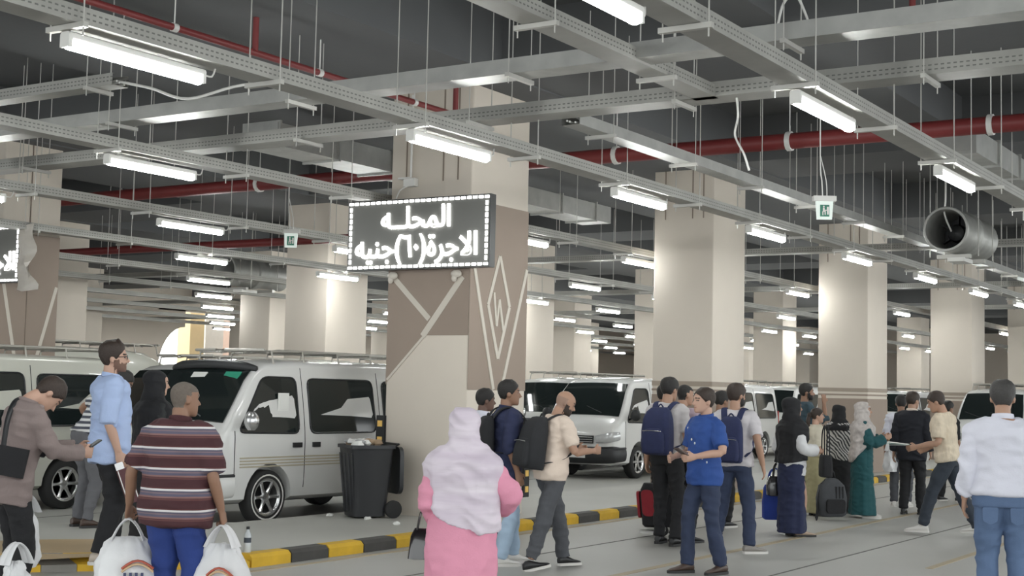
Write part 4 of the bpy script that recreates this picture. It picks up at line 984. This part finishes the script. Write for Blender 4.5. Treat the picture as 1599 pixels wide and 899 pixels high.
# 6 woman in pink
PINK = cloth('pink dress cloth', (.70, .29, .40), .04)
SCARF = mat('lilac white scarf', (.60, .52, .60), .8, var=.34, scale=2.2, stretch=(.5, .5, 4.5), bump=.3, bscale=5)
for _n in SCARF.node_tree.nodes:
    if _n.type == 'MIX': _n.inputs[6].default_value = (.40, .31, .42, 1); _n.inputs[7].default_value = (.84, .79, .82, 1)
p6 = person('woman in long pink dress and lilac-white headscarf seen from behind', 716, 260, 1.53, 8, head=(6, 10), skin='light', hair='none', fat=1.12, hijab=dict(mat=SCARF, hem=1.15, back=.95, w=1.06, wr=.009, skew=-.10),
            arms=dict(L=(.03, .14, -.42), R=(.08, .20, -.33, (.9, -.8, -.3))), top=dict(mat=PINK, sleeve=.97, hem=.70, ease=.022, sr=1.25), bottom=dict(kind='skirt', mat=PINK, waist=1.1, flare=.27), shoes=(SHB, SOLEB))
t = thing('handbag', 'glossy black handbag on the left arm of the woman in pink', 'handbag', tuple(p6['W']['L']+V((-.05, .04, -.05))), YAW-pi/2+.05); gl = mat('glossy black leather', (.010, .008, .010), .15, coat=.5)
q = MB(); q.rings([[V((x, y, z)) for x, y in rrect(-a, a, -.055*k_, .055*k_, .03)] for z, a, k_ in ((-.19, .10, .7), (-.185, .115, 1), (-.05, .10, .9), (.0, .075, .5))]); q.build('bag_body', gl, t)
for y in (-.03, .03):
    q = MB(); q.tube([(-.06, y, -.01), (-.04, y, .09), (0, y*.6, .13), (.04, y, .09), (.06, y, -.01)], .007, n=6, sub=4); q.build('handle', gl, t)
q = MB(); q.box((0, -.058, -.09), (.015, .008, .12)); q.build('trim_strip', CHROME, t, smooth=False)
# 7, 8 two men by the pillar
person('man in white shirt half hidden behind the woman in pink', 750, 152, 1.66, 40, head=(3, 30), skin='dark', hair='short', top=dict(mat=WSH, sleeve=.4, hem=.85, collar=True), bottom=dict(kind='trousers', mat=GREYJ), shoes=(SHB, SOLEB), vox=.009)
p8 = person('young man in navy overshirt and light blue jeans looking right beside the pillar', 787, 164, 1.745, 70, head=(0, 12), skin='brown', hair='short', arms=dict(R=(.04, .04, -.52), L=(-.04, .30, -.20, (.5, -.6, -1))), top=dict(mat=NAVYC, sleeve=.6, hem=.80, ease=.028, collar=True, sr=1.1),
            bottom=dict(kind='trousers', mat=LTJ, r=1.05), shoes=(SHW, SOLEW), feet=((-.12, .14), (.10, -.08)))
backpack('black backpack on the young man in navy beside the pillar', p8, BLK, .28, .40, .14, 1.22, ease=.045)
# 9 bald man
p9 = person('bald bearded man in cream tee and grey jeans hunched under a black backpack', 858, 167, 1.68, 62, lean=7, head=(16, 14), skin='tan', hair='bald', beard=HAIRBR, fat=1.05, arms=dict(R=(.02, .30, -.26, (.5, -1, -.6)), L=(.0, .30, -.26, (.5, -1, -.6))),
            top=dict(mat=CREAMT, sleeve=.40, hem=.86, ease=.024, sr=1.15), bottom=dict(kind='trousers', mat=GREYJ, r=1.12), shoes=(SHB, SOLEW), feet=((-.10, .22), (.10, -.26, .02, -8, -12)), curl=(1, 1))
BP9 = cloth('black backpack nylon', (.020, .021, .024), .2); backpack('large black backpack on the bald man', p9, BP9, .34, .52, .19, 1.20, ease=.035)
# 10 group with blue backpack
p10 = person('tall man in pale grey shirt and black trousers with a navy backpack', 1040, 142, 1.83, 25, head=(6, 10), skin='tan', hair='short', arms=dict(R=(.06, .08, -.52)), top=dict(mat=GREYT, sleeve=.4, hem=.97), bottom=dict(kind='trousers', mat=BLK), shoes=(SHB, SOLEB), feet=((-.13, .1), (.12, -.04)))
backpack('navy backpack on the tall man in pale grey', p10, NAVB, .32, .50, .20, 1.20, accent=CHROME)
person('man in mauve tee behind the man in the blue polo', 1064, 139, 1.77, 40, head=(4, 15), skin='tan', hair='buzz', hairm=HAIRB, arms=dict(R=(.07, .10, -.5)), top=dict(mat=cloth('mauve tee cloth', (.40, .31, .36), .05), sleeve=.4, hem=.9), bottom=dict(kind='trousers', mat=BLK), shoes=(SHB, SOLEB), vox=.009)
person('dark-haired man mostly hidden left of the tall man in grey', 1034, 124, 1.76, 20, skin='brown', hair='short', top=dict(mat=BLK, sleeve=.9, hem=.85), bottom=dict(kind='trousers', mat=BLK), shoes=(SHB, SOLEB), vox=.010)
# red and black bag on a trolley
t = thing('luggage_trolley', 'red and black bag strapped to a small folding trolley by the kerb', 'luggage', tuple(gz(1020, 838)), rad(200))
RB = cloth('red bag cloth', (.28, .02, .03), .2)
q = MB(); q.rings([[V((x, y-.10*z, z)) for x, y in rrect(-.16*a, .16*a, -.10*a, .10*a, .05)] for z, a in ((.12, .8), (.15, 1), (.40, 1), (.55, .9), (.62, .55))]); q.build('bag_body', BLK, t)
q = MB(); q.prism(rrect(-.10, .10, .22, .52, .05), lambda x, z, d: V((x, -.115-.10*z-d, z)), .03); q.build('front_panel', RB, t, ang=30)
q = MB(); q.prism(rrect(.0, .14, .25, .55, .05), lambda y, z, d: V((.15+d, y-.08-.1*z, z)), .02); q.build('side_panel', RB, t, ang=30)
q = MB(); q.box((0, -.02, .07), (.30, .26, .02)); q.tube([(-.12, .12, .06), (-.12, .06, .95), (.12, .06, .95), (.12, .12, .06)], .011, n=6); q.build('trolley_frame', GALV, t, smooth=False)
for sx in (-1, 1):
    q = MB(); q.lathe([(.001, 0), (.06, 0), (.06, .025), (.001, .025)], lambda r, h, a: V((sx*(.16+h), .10+r*cos(a), .06+r*sin(a))), 16); q.build('wheel', RUBBER, t)
t = thing('holdall', 'black holdall hanging beside the blue polo man', 'bag', tuple(at(1052, 140)+V((0, 0, .42))), YAW-pi/2)
q = MB(); q.rings([[V((x, y, z)) for x, y in rrect(-.16*a, .16*a, -.09*a, .09*a, .05)] for z, a in ((-.24, .85), (-.22, 1), (.0, 1.0), (.08, .85), (.12, .5))]); q.build('bag_body', BLK, t)
q = MB(); q.tube([(-.08, 0, .08), (-.04, 0, .22), (.04, 0, .22), (.08, 0, .08)], .012, n=6, sub=4); q.build('handle', BLACKP, t)
# 12 blue polo
POLO = mat('royal blue polo cloth', (.022, .070, .27), .8, var=.12, scale=8, bump=.1, bscale=90)
p12 = person('young man in royal blue polo and jeans facing left holding a phone', 1098, 168, 1.71, -128, head=(0, 12), skin='light', hair='short', hairm=HAIRBR, arms=dict(L=(.02, .26, -.30, (.8, -1, -.3)), R=(.0, .24, -.32, (.6, -1, -.6))), top=dict(mat=POLO, sleeve=.40, hem=.84, ease=.018, collar=True, sr=1.08),
             bottom=dict(kind='trousers', mat=NAVYJ), shoes=(SHBR, SOLEB), feet=((-.12, -.12), (.10, .12)), curl=(.9, .9))
for i in range(14):   # printed motifs on the polo
    a = random.uniform(-1.2, 1.2); zz = .92+.035*i; hw, yf, yb = tor(zz); q = MB(); cpos = p12['T'] @ V(((hw+.022)*sin(a), (yf+yb)/2+((yf-yb)/2+.024)*cos(a), zz)); q.ell(cpos, (.009, .006, .013), 7, 5); q.build('printed_motif', WHITEP, p12['o'])
ph = thing('mobile_phone', 'dark phone held by the young man in the blue polo', 'phone'); ph.matrix_world = Matrix.Translation(p12['W']['L']+(p12['M'].to_3x3() @ V((.06, .12, .03)))) @ p12['M'].to_3x3().normalized().to_4x4() @ Matrix.Rotation(.5, 4, 'X')
q = MB(); q.prism(rrect(-.04, .04, -.08, .08, .01), lambda x, y, d: V((x, y, d)), .012); q.build('phone_case', mat('brown phone cover', (.07, .045, .04), .5), ph, ang=30)
q = MB(); q.prism(rrect(-.035, .035, -.072, .072, .008), lambda x, y, d: V((x, y, .012+d)), .001); q.build('screen', mat('matt dark screen', (.02, .022, .026), .45), ph, smooth=False)
# 13 man with navy backpack and jeans
p13 = person('man in pale tee and dark jeans with a navy backpack, seen from behind', 1146, 148, 1.775, 14, head=(2, 30), skin='tan', hair='short', hairm=HAIRBR, beard=HAIRB, arms=dict(R=(.12, .0, -.50), L=(.06, .05, -.52)), top=dict(mat=cloth('pale lilac tee cloth', (.56, .53, .55), .04), sleeve=.38, hem=.90, ease=.02, sr=1.1),
             bottom=dict(kind='trousers', mat=NAVYJ), shoes=(mat('grey trainers', (.26, .24, .22), .6), SOLEW), feet=((-.20, .0), (.16, .02, 0, -50)))
backpack('slim navy backpack on the man in the pale tee', p13, NAVB, .27, .48, .12, 1.18, accent=CHROME)
ZEB = ramp_mat('black and white zebra print', [(0, (.05, .05, .055)), (.5, (.58, .57, .55))], 1, wave=(9.0, 7.0))
STR4 = ramp_mat('fine black and white stripes', [(0, (.58, .57, .55)), (.55, (.06, .06, .065))], .03, axis='X')
person('person in black and white striped top behind the man in the pale tee', 1123, 124, 1.70, 30, head=(5, 15), skin='brown', hair='short', top=dict(mat=STR4, sleeve=.5, hem=.85), bottom=dict(kind='trousers', mat=BLK), shoes=(SHB, SOLEW), vox=.010)
# 15 woman in black hijab and navy skirt
NAVS = cloth('navy skirt cloth', (.016, .022, .062), .2); WBL = cloth('white blouse cloth', (.62, .62, .63), .03)
p15 = person('woman in long black headscarf, white blouse and navy skirt', 1236, 131, 1.64, 58, head=(0, 8), skin='tan', hair='none', hijab=dict(mat=BLK, hem=1.00, back=.92, w=1.05, wr=.006), arms=dict(R=(.03, .26, -.30, (.4, -1, -.5)), L=(.12, .06, -.48)), top=dict(mat=WBL, sleeve=.95, hem=.78, ease=.03, sr=1.2), bottom=dict(kind='skirt', mat=NAVS, hem=.05, flare=.21), shoes=(mat('beige shoe', (.45, .34, .26), .6), SOLEB), feet=((-.09, .05), (.09, .08)))
def soft_bag(name, label, p, m, w_, hh, dp, rz=0.0, hm=None, hl=.2):
    t = thing(name, label, 'bag', tuple(p), rz); q = MB(); q.rings([[V((x, y, -z*hh)) for x, y in rrect(-w_/2*a, w_/2*a, -dp/2*a, dp/2*a, .03)] for z, a in ((1, .85), (.95, 1), (.5, 1.02), (.1, .92), (0, .8))]); q.build('bag_body', m, t)
    for y in (-dp*.25, dp*.25):
        q = MB(); q.tube([(-w_*.28, y, -.01), (-w_*.22, y, hl*.7), (0, y*.5, hl), (w_*.22, y, hl*.7), (w_*.28, y, -.01)], .008, n=6, sub=4); q.build('handle', hm or m, t)
    return t
soft_bag('shoulder_bag', 'black shoulder bag hanging at the hip of the woman in the navy skirt', p15['W']['R']+V((.02, -.1, -.05)), BLK, .26, .26, .12, YAW, hl=.35)
soft_bag('handbag', 'black handbag carried left of the woman in the navy skirt', p15['W']['L']+V((-.06, .02, -.16)), gl, .34, .24, .15, YAW-pi/2, hl=.18)
soft_bag('shopping_bag', 'bright blue shopping bag left of the woman in the navy skirt', p15['W']['L']+V((.10, .16, -.28)), cloth('bright blue bag', (.018, .045, .26), .1), .30, .42, .14, YAW-pi/2, hl=.2)
person('dark-haired man with hand near his face behind the black headscarf', 1257, 101, 1.86, 70, head=(0, 10), skin='brown', hair='short', beard=HAIRB, arms=dict(R=(.0, .22, .06, (.3, .3, -1))), top=dict(mat=cloth('slate blue shirt', (.04, .07, .09), .1), sleeve=.6, hem=.85), bottom=dict(kind='trousers', mat=BLK), shoes=(SHB, SOLEW), feet=((-.14, 0), (.2, -.2)), vox=.010)
OLIVE = cloth('olive skirt cloth', (.33, .30, .17), .08); CRB = cloth('cream blouse cloth', (.62, .57, .46), .04)
p17 = person('young woman in cream blouse and olive skirt with tied hair', 1274, 111, 1.50, 68, head=(0, 10), skin='light', hair='tied', hairm=HAIRBR, arms=dict(R=(.04, .12, -.50)), top=dict(mat=CRB, sleeve=.95, hem=.98, ease=.03, sr=1.25), bottom=dict(kind='skirt', mat=OLIVE, flare=.22), shoes=(SHB, SOLEB))
person('woman in zebra-print top and black headscarf beside the teal abaya', 1310, 108, 1.55, 25, head=(4, 15), skin='light', hair='none', hijab=dict(mat=BLK, hem=1.36, back=1.34, w=.9), arms=dict(R=(.05, .14, -.48)), top=dict(mat=ZEB, sleeve=.9, hem=.86, ease=.04, sr=1.25), bottom=dict(kind='skirt', mat=BLK, flare=.23), shoes=(SHB, SOLEB), vox=.010)
TEAL = cloth('teal abaya cloth', (.012, .075, .085), .12)
p19 = person('woman in long teal abaya and pale patterned headscarf, phone raised', 1347, 112, 1.60, 80, head=(2, 5), skin='tan', hair='none', hijab=dict(mat=mat('mottled pale scarf', (.47, .43, .41), .8, var=.35, scale=22), hem=1.28, back=.84, w=1.0, wr=.008), arms=dict(R=(.0, .30, -.18, (.4, -.4, -1)), L=(.0, .30, -.18, (.4, -.4, -1))), top=dict(mat=TEAL, sleeve=.97, hem=.60, ease=.04, sr=1.3), bottom=dict(kind='skirt', mat=TEAL, waist=1.08, flare=.25), shoes=(SHW, SOLEW), feet=((-.1, .1), (.1, .05)))
# grey backpack hanging in front
t = thing('backpack', 'grey and black backpack hanging low from the hand of the young woman in cream', 'backpack', tuple(gz(1298, 812)+V((0, 0, .05))), YAW-pi/2+.3)
GB = cloth('dark grey bag cloth', (.055, .058, .064), .2)
q = MB(); q.rings([[V((x, y, z)) for x, y in rrect(-.21*a, .21*a, -.10*a, .10*a, .06)] for z, a in ((.0, .75), (.03, .95), (.25, 1), (.42, .85), (.50, .5), (.52, .3))]); q.build('main_bag', GB, t, ang=60)
q = MB(); q.prism(rrect(-.14, .14, .05, .24, .05), lambda x, z, d: V((x, -.09-d, z)), .05); q.build('front_pocket', BLK, t, ang=30)
for k in range(3):
    q = MB(); q.box((.02+.05*k, -.096, .33), (.018, .012, .16)); q.build('webbing', BLK, t, smooth=False)
q = MB(); q.tube([(-.14, 0, .45), (-.2, -.02, .25), (-.24, -.03, .0), (-.26, -.05, -.03)], [(.022, .006)]*4, n=6, sub=4); q.build('shoulder_strap', BLK, t)
q = MB(); q.tube([(-.05, 0, .50), (-.02, 0, .60), (.03, 0, .60), (.06, 0, .50)], .012, n=6, sub=4); q.build('grab_handle', BLK, t)
# 20 onward, right-hand group
p20 = person('man in dark suit seen from behind, facing the minibus', 1424, 108, 1.76, 12, head=(3, 25), skin='tan', hair='short', hairm=HAIRBR, arms=dict(L=(.08, .0, -.53), R=(.06, .10, -.50)), top=dict(mat=cloth('midnight suit cloth', (.010, .011, .017), .15), sleeve=.95, hem=.78, ease=.03, sr=1.1, collar=True, cm=CREAMT), bottom=dict(kind='trousers', mat=BLK, r=1.05), shoes=(SHB, SOLEB), feet=((-.12, 0), (.10, .12)))
person('dark-haired man in pale shirt half hidden behind the dark suit', 1407, 101, 1.71, 5, head=(5, -10), skin='brown', hair='short', top=dict(mat=WSH, sleeve=.5, hem=.9), bottom=dict(kind='trousers', mat=GREYJ), shoes=(SHW, SOLEW), vox=.010)
plastic_bag('small white carrier bag hanging left of the man in the dark suit', at(1390, 101)+V((0, 0, .98)), .26, .34, seed=12)
KNIT = mat('cream knitted shirt', (.62, .53, .41), .9, var=.24, scale=8, bump=.6, bscale=14, stretch=(3, 3, .5))
p22 = person('young man in cream knitted shirt striding left with papers in hand', 1480, 128, 1.77, -76, lean=8, head=(12, -2), skin='tan', hair='short', hairm=HAIRBR, arms=dict(L=(.06, .24, -.34, (.2, -.8, -.6)), R=(.06, .22, -.36, (.5, -.8, -.6))), top=dict(mat=KNIT, sleeve=.42, hem=.90, ease=.03, sr=1.2), bottom=dict(kind='trousers', mat=mat('slate trousers', (.030, .038, .052), .85, var=.2), r=1.08), shoes=(SHW, SOLEW), feet=((-.08, .30), (.10, -.34, .0)))
t = thing('paper_sheaf', 'sheaf of pale green papers held out by the man in the knitted shirt', 'papers'); t.matrix_world = Matrix.Translation(p22['W']['L']+(p22['M'].to_3x3() @ V((0, .08, .01)))) @ p22['M'].to_3x3().normalized().to_4x4()
for k in range(3):
    q = MB(); q.box((0, .16, .012*k), (.20, .25, .003), Matrix.Rotation(-.03+.06*k, 3, 'X') @ Matrix.Rotation(.08*k, 3, 'Z')); q.build('sheet', [PAPER, mat('pale green paper', (.45, .60, .55), .8), PAPER][k], t, smooth=False)
person('person in dark clothes hidden behind the man in the knitted shirt', 1480, 95, 1.64, 40, skin='brown', hair='short', top=dict(mat=BLK, sleeve=.6, hem=.85), bottom=dict(kind='trousers', mat=BLK), shoes=(SHB, SOLEW), feet=((-.16, .0), (.16, .1)), vox=.011)
p24 = person('broad man in white shirt and blue jeans at the right edge, seen from behind', 1567, 211, 1.80, -4, head=(4, 6), skin='tan', hair='short', hairm=mat('dark grey hair', (.045, .042, .040), .6, var=.3, scale=50, bump=.4, bscale=120), fat=1.18, belly=.03, arms=dict(L=(.07, .02, -.52), R=(.07, .02, -.52)), top=dict(mat=WSH, sleeve=.93, hem=.94, ease=.022, sr=1.12, collar=True, wr=.010), bottom=dict(kind='trousers', mat=DENIM, r=1.15), shoes=(SHBR, SOLEB))

for sx in (-1, 1):
    q = MB(); q.prism(rpoly([(sx*.095-.055, .85), (sx*.095+.055, .85), (sx*.095+.05, .75), (sx*.095, .725), (sx*.095-.05, .75)], .012, 2), lambda x, z, d: V((x, -.112-d+5.0*(abs(x)-.095)**2-.10*(z-.75), z)), .016); q.build('back_pocket', DENIM, p24['o'], ang=30)

# ---------------------------------------------------------------- resolve the pending cloth and skin surfaces
bpy.context.view_layer.update()
dg = bpy.context.evaluated_depsgraph_get()
res = [bpy.data.meshes.new_from_object(o.evaluated_get(dg)) for o, _, _ in PEND]
for (o, mats, cb), me in zip(PEND, res):
    old = o.data; o.modifiers.clear(); me.name = o.name; o.data = me
    me.materials.clear()
    for m in mats: me.materials.append(m)
    if cb: cb(me)
    me.polygons.foreach_set('use_smooth', [True]*len(me.polygons)); me.update()
    bpy.data.meshes.remove(old)
